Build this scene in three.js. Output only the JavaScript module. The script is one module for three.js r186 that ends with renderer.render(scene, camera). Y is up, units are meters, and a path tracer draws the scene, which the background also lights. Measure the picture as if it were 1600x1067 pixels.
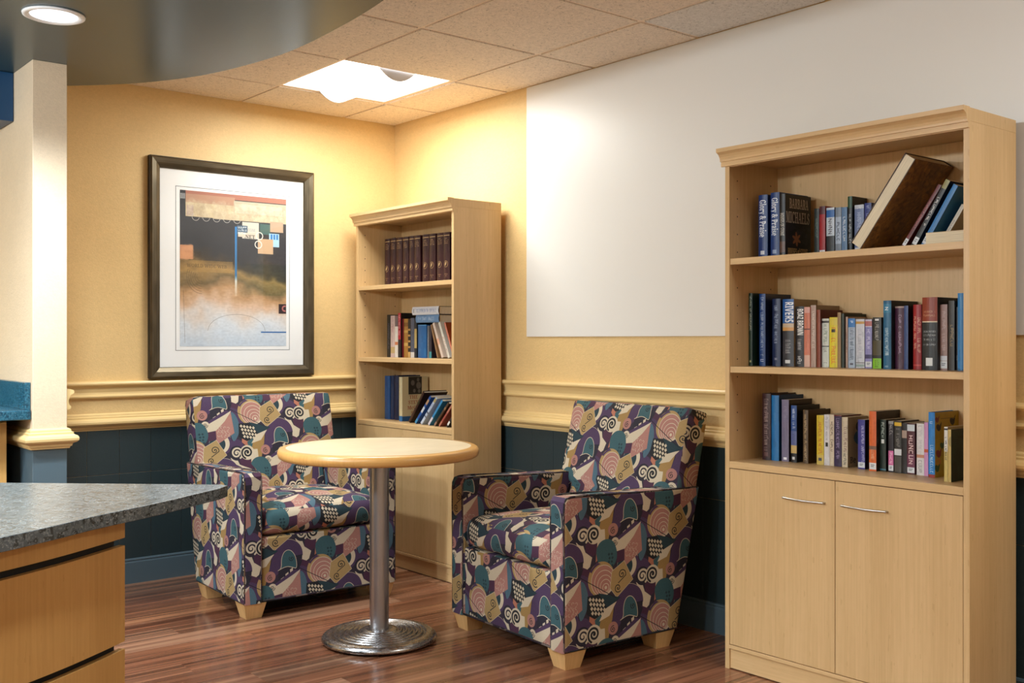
import * as THREE from 'three';
import { RoundedBoxGeometry } from 'three/addons/geometries/RoundedBoxGeometry.js';
import { mergeGeometries } from 'three/addons/utils/BufferGeometryUtils.js';
import { RectAreaLightUniformsLib } from 'three/addons/lights/RectAreaLightUniformsLib.js';

// ------------------------------------------------------------------ camera, lights, exposure
const scene = new THREE.Scene();
scene.background = new THREE.Color(0x000000);
const W = 1600, H = 1067, FPX = 1632;
const camera = new THREE.PerspectiveCamera(2 * Math.atan(H / 2 / FPX) * 180 / Math.PI, W / H, 0.05, 40);
camera.position.set(-3.3037, 1.1754, 5.067);
camera.rotation.set(0, -39.51 * Math.PI / 180, 0);
camera.setViewOffset(W, H, 0, 2.75, W, H);
const renderer = new THREE.WebGLRenderer({ antialias: true });
renderer.toneMapping = THREE.LinearToneMapping;
renderer.toneMappingExposure = 1.0;
renderer.shadowMap.enabled = true;
RectAreaLightUniformsLib.init();
const CEIL = 2.4126, SOFFIT = 2.27;
const NEUTRAL = 0xf5f8f3, COOL = 0xe3eef4;
// strength of each kind of lamp (the lights themselves are made in the lamp builders)
const TROFFER = 30, TROFFER_REAR = 28, DOWNLIGHT = 20, ADDED_GLOBE = 12;

// ------------------------------------------------------------------ helpers
let seed = 7;
const rnd = () => { seed |= 0; seed = seed + 0x6D2B79F5 | 0; let t = Math.imul(seed ^ seed >>> 15, 1 | seed); t = t + Math.imul(t ^ t >>> 7, 61 | t) ^ t; return ((t ^ t >>> 14) >>> 0) / 4294967296; };
const used = {};
const numbered = (n) => { const k = used[n] = (used[n] ?? -1) + 1; return k ? n + '_' + String(k).padStart(3, '0') : n; };
const ni = (g) => (g.index ? g.toNonIndexed() : g);
function clean(g) { g = ni(g); for (const k of Object.keys(g.attributes)) if (!['position', 'normal', 'uv'].includes(k)) g.deleteAttribute(k); return g; }
// texture coordinates in metres: v runs along the grain axis
function boxUV(g, grain = 'y', ox = 0, oy = 0) {
  g = clean(g);
  const p = g.attributes.position, uv = new Float32Array(p.count * 2);
  const a = new THREE.Vector3(), b = new THREE.Vector3(), c = new THREE.Vector3(), n = new THREE.Vector3();
  for (let i = 0; i < p.count; i += 3) {
    a.fromBufferAttribute(p, i); b.fromBufferAttribute(p, i + 1); c.fromBufferAttribute(p, i + 2);
    n.copy(b).sub(a).cross(c.clone().sub(a));
    const ax = Math.abs(n.x), ay = Math.abs(n.y), az = Math.abs(n.z);
    let k = ax >= ay && ax >= az ? ['z', 'y'] : ay >= az ? ['x', 'z'] : ['x', 'y'];
    // seen from outside, u runs to the right
    const su = k[0] === 'z' ? -Math.sign(n.x) : k[1] === 'y' ? Math.sign(n.z) : 1, sv = k[1] === 'z' ? -Math.sign(n.y) : 1;
    const swap = k[0] === grain;
    [a, b, c].forEach((q, j) => { const U = su * q[k[0]], V = sv * q[k[1]]; uv[(i + j) * 2] = (swap ? V : U) + ox; uv[(i + j) * 2 + 1] = (swap ? U : V) + oy; });
  }
  g.setAttribute('uv', new THREE.BufferAttribute(uv, 2));
  return g;
}
function obj(name, geos, mat, parent = scene) {
  geos = Array.isArray(geos) ? geos : [geos];
  const g = geos.length > 1 ? mergeGeometries(geos.map(clean)) : geos[0];
  const m = new THREE.Mesh(g, mat);
  m.name = parent === scene ? numbered(name) : name;
  m.castShadow = m.receiveShadow = true;
  parent.add(m);
  return m;
}
function thing(name, label, category, pos = [0, 0, 0], turn = 0, group) {
  const o = new THREE.Group(); o.name = numbered(name); scene.add(o);
  o.position.set(...pos); o.rotation.y = turn; o.userData = { label, category };
  if (group) o.userData.group = group;
  return o;
}
const struct = (o, label, category) => { o.userData = { kind: 'structure', label, category }; return o; };
// box between two corners; r rounds the edges
function bx(x0, x1, y0, y1, z0, z1, r = 0, grain = 'y', ox = 0, oy = 0) {
  const w = x1 - x0, h = y1 - y0, d = z1 - z0;
  const g = r ? new RoundedBoxGeometry(w, h, d, 2, Math.min(r, w / 2.01, h / 2.01, d / 2.01)) : new THREE.BoxGeometry(w, h, d);
  g.translate((x0 + x1) / 2, (y0 + y1) / 2, (z0 + z1) / 2);
  return boxUV(g, grain, ox, oy);
}
// extrude a profile [[a,b],...] given in (out, up) along a horizontal run from p to q; "out" points to the left-hand normal nx,nz
function run(profile, p, q, n, mitre0 = 0, mitre1 = 0) {
  const pos = [], dx = q[0] - p[0], dz = q[1] - p[1], len = Math.hypot(dx, dz), ux = dx / len, uz = dz / len;
  const P = (s, i) => { const [o, y] = profile[i]; const e = s ? len + o * mitre1 : -o * mitre0; return [p[0] + ux * e + n[0] * o, y, p[1] + uz * e + n[1] * o]; };
  const flip = (ux * n[1] - uz * n[0]) > 0;
  const tri = (a, b, c) => (flip ? pos.push(...a, ...c, ...b) : pos.push(...a, ...b, ...c));
  const N = profile.length;
  for (let i = 0; i < N; i++) { const j = (i + 1) % N; tri(P(0, i), P(1, i), P(1, j)); tri(P(0, i), P(1, j), P(0, j)); }
  const faces = THREE.ShapeUtils.triangulateShape(profile.map(([a, b]) => new THREE.Vector2(a, b)), []);
  const ccw = THREE.ShapeUtils.area(profile.map(([a, b]) => new THREE.Vector2(a, b))) > 0;
  for (const [a, b, c] of faces) { if (ccw) { tri(P(0, a), P(0, b), P(0, c)); tri(P(1, a), P(1, c), P(1, b)); } else { tri(P(0, a), P(0, c), P(0, b)); tri(P(1, a), P(1, b), P(1, c)); } }
  const g = new THREE.BufferGeometry(); g.setAttribute('position', new THREE.Float32BufferAttribute(pos, 3)); g.computeVertexNormals();
  return boxUV(g, Math.abs(ux) > Math.abs(uz) ? 'x' : 'z');
}
// ---- periodic value noise and textures
const perm = new Uint16Array(65536); for (let i = 0; i < 65536; i++) perm[i] = rnd() * 65536;
const hash = (x, y, s) => perm[(x * 7919 + y * 104729 + s * 1299721) & 65535] / 65536;
function vn(x, y, px, py, s) {
  const x0 = Math.floor(x), y0 = Math.floor(y); let fx = x - x0, fy = y - y0; fx = fx * fx * (3 - 2 * fx); fy = fy * fy * (3 - 2 * fy);
  const m = (a, n) => ((a % n) + n) % n, X0 = m(x0, px), X1 = m(x0 + 1, px), Y0 = m(y0, py), Y1 = m(y0 + 1, py);
  const a = hash(X0, Y0, s), b = hash(X1, Y0, s), c = hash(X0, Y1, s), d = hash(X1, Y1, s);
  return a + (b - a) * fx + (c - a) * fy + (a - b - c + d) * fx * fy;
}
function dataTex(w, h, fn, srgb, mw, mh) {           // mw x mh metres per repeat
  const d = new Uint8Array(w * h * 4);
  for (let y = 0; y < h; y++) for (let x = 0; x < w; x++) { const c = fn(x / w, y / h), i = (y * w + x) * 4; d[i] = Math.max(0, Math.min(255, c[0])); d[i + 1] = Math.max(0, Math.min(255, c[1])); d[i + 2] = Math.max(0, Math.min(255, c[2])); d[i + 3] = 255; }
  const t = new THREE.DataTexture(d, w, h); t.wrapS = t.wrapT = THREE.RepeatWrapping; t.magFilter = THREE.LinearFilter; t.minFilter = THREE.LinearMipmapLinearFilter; t.generateMipmaps = true;
  if (srgb) t.colorSpace = THREE.SRGBColorSpace; t.repeat.set(1 / mw, 1 / mh); t.needsUpdate = true; return t;
}
function canvasTex(w, h, draw, mw = 1, mh = 1) {
  const c = document.createElement('canvas'); c.width = w; c.height = h; draw(c.getContext('2d'), w, h);
  const t = new THREE.CanvasTexture(c); t.colorSpace = THREE.SRGBColorSpace; t.wrapS = t.wrapT = THREE.RepeatWrapping; t.repeat.set(1 / mw, 1 / mh); t.anisotropy = 8; return t;
}
const lerp3 = (a, b, t) => [a[0] + (b[0] - a[0]) * t, a[1] + (b[1] - a[1]) * t, a[2] + (b[2] - a[2]) * t];
const std = (o) => new THREE.MeshStandardMaterial(o);
const phys = (o) => new THREE.MeshPhysicalMaterial(o);

// ------------------------------------------------------------------ materials
const mapleTex = dataTex(512, 1024, (x, y) => {
  const w = vn(x * 6, y * 3, 6, 3, 1) * .02;
  const s = vn((x + w) * 140, y * 5, 140, 5, 2) * .4 + vn((x + w) * 200, y * 12, 200, 12, 3) * .3 + vn(x * 14, y * 2, 14, 2, 4) * .6 + vn(x * 60, y * 40, 60, 40, 5) * .15;
  const fl = vn(x * 120, y * 30, 120, 30, 6) > .93 ? -14 : 0;
  const k = (s - .78) * 19 + fl * .6;
  return [208 + k, 173 + k * 1.02, 124 + k * 1.05];
}, true, .6, 1.2);
const M = {};
M.maple = std({ map: mapleTex, roughness: .42 });
M.mapleDesk = std({ map: mapleTex, roughness: .4, color: 0xf2dfb8 });
M.edgeWood = std({ map: mapleTex, roughness: .3, color: 0xf6dfb6 });
const lamTex = dataTex(512, 512, (x, y) => { const s = vn(x * 40, y * 8, 40, 8, 21) * .5 + vn(x * 110, y * 22, 110, 22, 22) * .4 + vn(x * 5, y * 3, 5, 3, 23) * .5; const k = (s - .7) * 22; return [222 + k, 203 + k, 170 + k]; }, true, .7, .7);
M.laminate = std({ map: lamTex, roughness: .3 });
const vinylTex = dataTex(512, 512, (x, y) => { const n = vn(x * 128, y * 170, 128, 170, 31) * .55 + vn(x * 40, y * 60, 40, 60, 32) * .35 + vn(x * 5, y * 5, 5, 5, 33) * .3; const k = (n - .6) * 15; return [232 + k, 232 + k, 230 + k]; }, true, .5, .5);
const vinylBump = dataTex(512, 512, (x, y) => { const n = vn(x * 150, y * 200, 150, 200, 34) * .6 + vn(x * 60, y * 80, 60, 80, 35) * .4; return [n * 255, n * 255, n * 255]; }, false, .5, .5);
const vinyl = (c) => std({ map: vinylTex, color: c, roughness: .55, bumpMap: vinylBump, bumpScale: .0006 });
M.wall = vinyl(0xf2cf93);
M.wallPale = vinyl(0xf7ead4);
M.column = vinyl(0xf2dabc);
M.wainscot = std({ map: vinylTex, color: 0x2d3d42, roughness: .42, bumpMap: vinylBump, bumpScale: .0003 });
M.slate = std({ color: 0x50626c, roughness: .4 });
M.rail = std({ color: 0xe2c48a, roughness: .35 });
M.panel = std({ color: 0xdedcd8, roughness: .38 });
const tileTex = dataTex(512, 512, (x, y) => { let n = vn(x * 160, y * 160, 160, 160, 41) * .5 + vn(x * 60, y * 60, 60, 60, 42) * .5; const pit = vn(x * 130, y * 130, 130, 130, 43) > .86 ? -46 : 0; const k = (n - .5) * 30 + pit; return [228 + k, 224 + k, 218 + k]; }, true, .6096, .6096);
M.tile = std({ map: tileTex, color: 0xfff3e7, roughness: .9 });
M.tileNew = std({ map: tileTex, color: 0xf6f6f8, roughness: .9 });
M.grid = std({ color: 0xf0dcc6, roughness: .5 });
M.soffit = std({ color: 0x364b52, roughness: .27 });
M.blue = std({ color: 0x0f3f66, roughness: .4 });
M.white = std({ color: 0xf2f2f2, roughness: .5 });
M.plate = std({ color: 0xd8d8dc, roughness: .5 });
M.grey = std({ color: 0x9a9a9e, roughness: .5 });
const floorTex = dataTex(1024, 1024, (x, y) => {            // x across the plank, y along it
  const w = vn(x * 8, y * 3, 8, 3, 51) * .03;
  const a = vn((x + w) * 64, y * 3, 64, 3, 52), b = vn((x + w) * 180, y * 8, 180, 8, 53), c = vn(x * 26, y * 2, 26, 2, 54);
  let t = a * .45 + b * .25 + c * .5; t = Math.max(0, Math.min(1, (t - .25) * 1.5));
  const streak = vn(x * 36, y * 1, 36, 1, 55) > .84 ? .35 : 0;
  const col = lerp3([96, 64, 47], [160, 116, 90], t);
  return lerp3(col, [196, 156, 124], streak * .8);
}, true, 1.0, 2.2);
M.floor = [0xffffff, 0xf2e4dc, 0xe6d2c6, 0xfff0e0, 0xd8c2b8].map((c) => std({ map: floorTex, color: c, roughness: .17 }));
M.sub = std({ color: 0x2a1a14, roughness: .8 });
const graniteTex = dataTex(1024, 1024, (x, y) => {
  const a = vn(x * 150, y * 150, 150, 150, 61), b = vn(x * 60, y * 60, 60, 60, 62), c = vn(x * 260, y * 260, 260, 260, 63), d = vn(x * 20, y * 20, 20, 20, 64);
  let col = [78, 86, 90]; if (a > .68) col = [104, 112, 116]; else if (b > .72) col = [46, 52, 54]; else if (b < .28) col = [92, 99, 100];
  if (c > .86) col = [136, 140, 138]; const k = (d - .5) * 16; return [col[0] + k, col[1] + k, col[2] + k];
}, true, .6, .6);
M.granite = std({ map: graniteTex, roughness: .26 });
const tealTex = dataTex(512, 512, (x, y) => { const a = vn(x * 90, y * 90, 90, 90, 65), b = vn(x * 40, y * 40, 40, 40, 66), c = vn(x * 180, y * 180, 180, 180, 67); let col = [30, 78, 98]; if (a > .64) col = [46, 98, 118]; else if (b > .68) col = [24, 62, 80]; if (c > .86) col = [78, 112, 126]; return col; }, true, .4, .4);
M.graniteTeal = std({ map: tealTex, roughness: .22 });
M.black = std({ color: 0x0c0c0d, roughness: .6 });
M.chrome = std({ color: 0xc9c9cc, metalness: 1, roughness: .16 });
const brushTex = dataTex(256, 256, (x, y) => { const n = 110 + vn(x * 128, y * 3, 128, 3, 71) * 60; return [n, n, n]; }, false, .1, .4);
M.steel = std({ color: 0xb4b4b8, metalness: 1, roughness: .6, roughnessMap: brushTex });
const ringTex = dataTex(256, 256, (x, y) => { const n = vn(x * 30, y * 30, 30, 30, 72) * .6 + vn(x * 90, y * 90, 90, 90, 73) * .4; const v = 70 + n * 150; return [v, v, v]; }, false, .2, .2);
M.base = std({ color: 0xaaa8a8, metalness: 1, roughness: .48, roughnessMap: ringTex });
M.handle = std({ color: 0xc4c2bd, metalness: 1, roughness: .32 });
M.frame = std({ map: dataTex(256, 256, (x, y) => { const n = vn(x * 60, y * 4, 60, 4, 74) * .5 + vn(x * 10, y * 10, 10, 10, 75) * .5; return [72 + n * 38, 64 + n * 35, 50 + n * 30]; }, true, .2, .5), metalness: .7, roughness: .4 });
M.frameEdge = std({ color: 0x17120f, roughness: .4 });
M.mat = std({ color: 0xeef0f2, roughness: .8 });
M.matLine = std({ color: 0x6d7278, roughness: .7 });
M.glass = phys({ color: 0xffffff, transmission: 1, thickness: 0, roughness: .02, ior: 1.5 });
M.pages = std({ map: dataTex(64, 256, (x, y) => { const n = vn(x * 40, y * 4, 40, 4, 76); return [206 + n * 30, 194 + n * 30, 168 + n * 30]; }, true, .02, .2), roughness: .85 });
M.legWood = std({ map: mapleTex, color: 0xfff4e2, roughness: .45 });
M.lens = std({ color: 0xffffff, emissive: 0xfffaf2, emissiveIntensity: 4, roughness: .6 });
M.lensCool = std({ color: 0xffffff, emissive: 0xf4f6ff, emissiveIntensity: 2.2, roughness: .6 });

// patterned upholstery: a half-drop repeat of 290 x 360 mm
const fabricTex = canvasTex(1740, 1080, (c, w, h) => {
  const S = 3, CO = { cream: '#bdae96', plum: '#412c4a', dark: '#1d1826', night: '#271d2d', mar: '#401e36', teal: '#2f5056', slate: '#425c6a', tan: '#9c8052', rose: '#9c6c62', salm: '#a3654f', black: '#101117', navy: '#182f37', gold: '#927240' };
  c.fillStyle = CO.night; c.fillRect(0, 0, w, h);
  const poly = (p, f, st, lw = 2) => { c.beginPath(); p.forEach(([x, y], i) => (i ? c.lineTo(x, y) : c.moveTo(x, y))); c.closePath(); if (f) { c.fillStyle = CO[f]; c.fill(); } if (st) { c.strokeStyle = CO[st]; c.lineWidth = lw; c.stroke(); } };
  const circ = (x, y, r, f, st, lw = 2, a0 = 0, a1 = 7) => { c.beginPath(); c.arc(x, y, r, a0, Math.min(a1, a0 + Math.PI * 2)); if (f) { c.fillStyle = CO[f]; c.fill(); } if (st) { c.strokeStyle = CO[st]; c.lineWidth = lw; c.stroke(); } };
  const spiral = (x, y, r, turns, col, lw, dir = 1, a0 = 0) => { c.beginPath(); for (let i = 0; i <= 60; i++) { const t = i / 60, a = a0 + dir * t * turns * Math.PI * 2, q = r * t; const X = x + Math.cos(a) * q, Y = y + Math.sin(a) * q; i ? c.lineTo(X, Y) : c.moveTo(X, Y); } c.strokeStyle = CO[col]; c.lineWidth = lw; c.lineCap = 'round'; c.stroke(); };
  const blob = (p, f, st, lw = 2) => { c.beginPath(); const n = p.length; for (let i = 0; i < n; i++) { const a = p[i], b = p[(i + 1) % n], m = [(a[0] + b[0]) / 2, (a[1] + b[1]) / 2]; i ? c.quadraticCurveTo(a[0], a[1], m[0], m[1]) : c.moveTo(m[0], m[1]); } c.quadraticCurveTo(p[0][0], p[0][1], (p[0][0] + p[1][0]) / 2, (p[0][1] + p[1][1]) / 2); c.closePath(); if (f) { c.fillStyle = CO[f]; c.fill(); } if (st) { c.strokeStyle = CO[st]; c.lineWidth = lw; c.stroke(); } };
  const motif = [
    () => { poly([[-128, -152], [-96, -142], [-84, -112], [-52, -90], [-62, -58], [-104, -30], [-98, -84]], 'cream'); poly([[-30, -128], [-12, -146], [-4, -90], [-36, -70]], 'salm'); },
    () => { // plum dome with teal bell, flag
      circ(126, 100, 72, 'plum', null, 2, Math.PI * .92, Math.PI * 2.02); circ(126, 100, 72, null, 'cream', 1.4, Math.PI * 1.1, Math.PI * 1.7); poly([[56, 108], [196, 100], [192, 150], [88, 172], [60, 150]], 'dark');
      poly([[165, 108], [238, 140], [252, 190], [196, 170]], 'mar'); poly([[150, 140], [200, 150], [330, 216], [300, 236], [210, 230], [150, 190]], 'plum');
    },
    () => { poly([[-122, -178], [-122, -215], [-60, -215], [-60, -178]], 'dark'); circ(-93, -205, 33, 'plum'); poly([[-62, -258], [-20, -262], [-14, -226], [-42, -200], [-66, -222]], 'salm'); poly([[-40, -222], [-10, -244], [6, -232], [-14, -192], [-34, -190]], 'teal'); },
    () => { poly([[2, -262], [54, -268], [44, -212], [20, -128], [-28, -128], [-22, -184]], 'gold'); poly([[-28, -186], [8, -186], [10, -132], [-28, -128]], 'cream'); poly([[60, -262], [130, -300], [124, -230], [92, -196], [60, -170], [40, -200]], 'plum'); },
    () => { poly([[86, -204], [176, -250], [196, -232], [176, -190], [110, -150], [84, -160]], 'dark'); poly([[96, -166], [110, -174], [110, -160], [98, -152]], 'cream'); poly([[117, -184], [131, -192], [131, -176], [119, -168]], 'cream'); poly([[138, -201], [152, -209], [152, -193], [140, -185]], 'cream'); },
    () => { circ(122, -42, 55, 'plum'); circ(116, -42, 48, 'cream'); circ(106, -40, 38, 'navy'); },
    () => { blob([[180, -196], [206, -180], [224, -120], [206, -66], [180, -40], [168, -110]], 'slate'); },
    () => { poly([[36, -128], [64, -146], [160, -200], [186, -192], [172, -150], [104, -88], [62, -96]], 'plum'); poly([[44, -122], [66, -134], [150, -176], [186, -196], [176, -156], [104, -84], [62, -98]], 'cream'); poly([[88, -88], [150, -146], [184, -190], [192, -88], [108, -40]], 'rose'); c.strokeStyle = CO.cream; c.lineWidth = 1.5; for (let i = 0; i < 16; i++) { const x = 116 + (i % 4) * 16, y = -122 + Math.floor(i / 4) * 14 + (i % 4) * 3; c.beginPath(); c.arc(x, y, 5, .5 + i, 4.4 + i); c.stroke(); } },
    () => { circ(48, -180, 24, 'rose'); spiral(48, -176, 13, 1.8, 'black', 2.6); circ(58, -132, 19, 'cream', null); spiral(58, -132, 12, 2, 'black', 2.4, -1); },
    () => { poly([[62, -98], [104, -104], [104, -62], [66, -56]], 'mar'); poly([[-58, -150], [-34, -148], [-26, -108], [-50, -92], [-82, -112], [-84, -140]], 'mar'); blob([[-30, -128], [0, -150], [46, -146], [70, -100], [64, -60], [30, -30], [-20, -54], [-34, -96]], 'teal'); for (let i = 0; i < 8; i++) { const x = 28 + (i % 2) * 14 + (i >> 1) % 2 * 3, y = -98 + (i >> 1) * 14; poly([[x, y], [x + 6, y + 6], [x, y + 12], [x - 6, y + 6]], 'navy'); } },
    () => { circ(-8, -6, 64, 'tan'); poly([[-64, -40], [-30, -70], [40, -40], [20, 20]], 'plum'); circ(-4, -2, 60, 'tan', null); [[0, 0, 56], [4, 8, 45], [8, 16, 35], [11, 22, 25], [13, 27, 15]].forEach(([x, y, r]) => circ(x, y, r, 'rose', 'cream', 2.6)); circ(13, 27, 6, 'cream'); },
    () => { poly([[42, -28], [103, -60], [146, 14], [66, 70], [34, 34]], 'tan', 'cream', 1.6); spiral(92, -12, 19, 1.7, 'black', 3.4, 1, 2.2); spiral(72, 36, 17, 1.7, 'black', 3.4, -1, 5.2); c.beginPath(); c.moveTo(92 + 19 * Math.cos(2.2 + 3.4 * Math.PI), -12 + 19 * Math.sin(2.2 + 3.4 * Math.PI)); c.lineTo(74, 18); c.strokeStyle = CO.black; c.lineWidth = 3.2; c.stroke(); },
    () => { poly([[-74, 48], [-20, 46], [84, 72], [20, 112], [-40, 134], [-78, 112]], 'black'); poly([[-24, 42], [84, 72], [22, 104]], 'navy'); for (let j = 0; j < 4; j++) for (let i = 0; i < 5; i++) { const x = -62 + i * 15 + j * 4, y = 52 + j * 17 + i * 3; if (x - 24 < (112 - y)) poly([[x, y], [x + 7.2, y + 8.2], [x, y + 16.4], [x - 7.2, y + 8.2]], 'cream'); } poly([[10, 104], [66, 84], [30, 132], [-20, 146]], 'cream'); c.beginPath(); c.moveTo(-120, -30); c.lineTo(64, 72); c.strokeStyle = CO.black; c.lineWidth = 2.6; c.stroke(); },
    () => { circ(-96, -172, 35, 'dark'); circ(-44, -172, 35, 'cream'); spiral(-96, -172, 29, 2, 'cream', 8, 1, 1); spiral(-44, -172, 29, 2, 'black', 8, -1, 2); },
    () => { blob([[100, 150], [98, 108], [112, 76], [140, 72], [166, 104], [172, 160], [150, 150], [120, 142], [76, 160]], 'teal', 'cream', 2.6); spiral(146, 112, 12, 1.6, 'black', 2.6); },
  ];
  c.save(); c.scale(S, S);
  for (const f of motif) for (let i = -2; i <= 3; i++) for (let j = -3; j <= 3; j++) { c.save(); c.translate(290 * i + 145, 180 * i + 360 * j + 180); f(); c.restore(); }
  c.restore();
  // weave: short horizontal ribs
  const im = c.getImageData(0, 0, w, h), d = im.data;
  for (let y = 0; y < h; y++) for (let x = 0; x < w; x++) { const k = (hash(x, y, 81) - .5) * 14 + (hash(x >> 2, y >> 1, 82) - .5) * 12; const i = (y * w + x) * 4; d[i] += k; d[i + 1] += k; d[i + 2] += k; }
  c.putImageData(im, 0, 0);
}, .58, .36);
const weave = dataTex(256, 256, (x, y) => { const n = (Math.sin(x * 256 * .5) * Math.sin(y * 256 * .5) * .25 + .5) * 255; return [n, n, n]; }, false, .1, .1);
M.fabric = std({ map: fabricTex, roughness: .85, bumpMap: weave, bumpScale: .0004 });
M.piping = std({ map: fabricTex, color: 0x8a8088, roughness: .85 });

// lettering that cannot be read in the photograph: rows of small strokes the size of letters
function strokes(g, n, w, h) {
  const cw = Math.min(w / Math.max(n, 2), h * .9), L = cw * n, x0 = -L / 2; g.lineWidth = Math.max(1, Math.min(cw, h) * .16); g.strokeStyle = g.fillStyle;
  for (let i = 0; i < n; i++) {
    const k = Math.floor(rnd() * 6); if (i && i < n - 1 && rnd() < .1) continue;
    const a = x0 + i * cw + cw * .18, b = a + cw * .62, t = -h * (rnd() < .3 ? .42 : .3), d = h * .36, md = (t + d) / 2;
    g.beginPath(); g.moveTo(a, t); g.lineTo(a, d);
    if (k === 0) { g.moveTo(b, t); g.lineTo(b, d); g.moveTo(a, md); g.lineTo(b, md); } else if (k === 1) { g.moveTo(a, t); g.lineTo(b, t); g.lineTo(b, md); g.lineTo(a, md); } else if (k === 2) { g.moveTo(a, d); g.lineTo(b, d); } else if (k === 3) { g.moveTo(a, t); g.lineTo(b, d); g.lineTo(b, t); } else if (k === 4) { g.moveTo(a, t); g.lineTo(b, t); g.moveTo(a, d); g.lineTo(b, d); } else { g.lineTo(b, d); g.lineTo(b, t); }
    g.stroke();
  }
}

// ------------------------------------------------------------------ room shell
const X0 = -6.4, Z1 = 7.0;
{ // floor: planks run along x, 126 mm wide
  const f = struct(obj('floor', bx(X0, 0, -.1, -.009, 0, Z1), M.sub), 'glossy reddish brown wood plank floor', 'floor');
  const PW = .126, PL = 1.29, G = {};
  const plank = (len, v) => {
    const k = len.toFixed(3) + '_' + v; if (G[k]) return G[k];
    const g = boxUV(new RoundedBoxGeometry(len - .0006, .009, PW - .0006, 1, .0008), 'x', v * .137, v * .413);
    return (G[k] = g);
  };
  let n = 0;
  const line = (zc, j) => {
    let x = 0, first = [.95, .38, .7, .16, 1.1, .53][j % 6];
    while (x > X0 + .01) {
      let len = first || PL; first = 0; if (x - len < X0) len = x - X0;
      const v = Math.floor(rnd() * 7), m = M.floor[Math.floor(rnd() * 5)];
      const p = obj('plank', plank(len, v), m, f); p.position.set(x - len / 2, -.0045, zc); n++;
      x -= len;
    }
  };
  // rows start so that one joint falls on z = 1.256 as in the photograph
  const zs = []; for (let z = 1.256 - 10 * PW; z < Z1 - .01; z += PW) zs.push(z);
  for (let j = 0; j < zs.length; j++) { const z = zs[j]; if (z < 0) continue; if (z + PW > 6.2) break; line(z + PW / 2, j); }
  const zFirst = zs.find((z) => z >= 0);
  if (zFirst > .004) obj('plank', bx(X0, 0, -.009, 0, 0, zFirst - .0006, 0, 'x'), M.floor[0], f);
  let zLast = zFirst; while (zLast + PW <= 6.2) zLast += PW;
  obj('plank', bx(X0, 0, -.009, 0, zLast, Z1, 0, 'x'), M.floor[1], f);
}
const T = .6096, GX = -.343, GZ = .434;
const colX = [0], rowZ = [0]; for (let x = GX; x > X0 + .05; x -= T) colX.push(x); colX.push(X0); for (let z = GZ; z < Z1 - .05; z += T) rowZ.push(z); rowZ.push(Z1);
const trofferCells = [[1, 1], [1, 8]];              // [column, row] of the lay-in light fittings
{
  const c = struct(obj('ceiling', bx(X0, 0, CEIL + .16, CEIL + .22, 0, Z1), M.grid), 'suspended ceiling of beige speckled tiles in a metal grid', 'ceiling');
  const bars = [];
  for (const x of colX) { const a = Math.max(X0, x - .012), b = Math.min(0, x + .012); bars.push(bx(a, b, CEIL - .001, CEIL + .001, 0, Z1)); if (x < 0 && x > X0) bars.push(bx(x - .002, x + .002, CEIL + .001, CEIL + .03, 0, Z1)); }
  for (const z of rowZ) { const a = Math.max(0, z - .012), b = Math.min(Z1, z + .012); bars.push(bx(X0, 0, CEIL - .0012, CEIL + .0008, a, b)); if (z > 0 && z < Z1) bars.push(bx(X0, 0, CEIL + .001, CEIL + .03, z - .002, z + .002)); }
  obj('ceiling_grid', bars, M.grid, c);
  for (let i = 0; i + 1 < colX.length; i++) for (let j = 0; j + 1 < rowZ.length; j++) {
    if (trofferCells.some(([a, b]) => a === i && b === j)) continue;
    const fresh = i === 0 && j === 4;
    // tegular tile: its centre hangs a little below the flange of the grid
    const x1 = colX[i], x0 = colX[i + 1], z0 = rowZ[j], z1 = rowZ[j + 1], e = .009;
    const t = obj('ceiling_tile', bx(x0 + e, x1 - e, CEIL - .006 - (hash(i, j, 91) * .002), CEIL + .012, z0 + e, z1 - e, .0025, 'z', i * .21, j * .33), fresh ? M.tileNew : M.tile, c);
    if (fresh) t.userData.label = 'whiter, newer ceiling tile';
  }
}
const WAIN = .745, BASE = .119;
const upperRail = [[0, .897], [.012, .897], [.016, .9], [.019, .906], [.017, .912], [.012, .916], [.009, .925], [.011, .94], [.017, .953], [.02, .956], [.027, .958], [.031, .963], [.031, .969], [.027, .975], [.02, .977], [0, .979]];
const lowerRail = [[0, .745], [.008, .745], [.01, .752], [.015, .754], [.017, .762], [.02, .766], [.03, .77], [.036, .777], [.037, .786], [.033, .795], [.024, .799], [.02, .802], [.02, .809], [.013, .812], [.012, .82], [.006, .824], [0, .826]];
const basePro = [[0, 0], [.016, 0], [.016, .1], [.013, .108], [.016, .112], [.014, .118], [0, .12]];
function wallPanels(parent, x0, x1, axis, at, face, y0 = BASE, y1 = WAIN) {   // wainscot boards with fine joints
  const w = .152, split = .533;
  for (let k = 0, a = x0; a < x1 - .004; a += w, k++) {
    const b = Math.min(x1, a + w) - .0012;
    for (const [ya, yb] of [[y0, split - .0007], [split + .0007, y1]]) {
      const t0 = Math.min(at, at + face * .004), t1 = Math.max(at, at + face * .004);
      obj('wainscot_panel', axis === 'x' ? bx(a, b, ya, yb, t0, t1, .0012) : bx(t0, t1, ya, yb, a, b, .0012), M.wainscot, parent);
    }
  }
}
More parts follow.
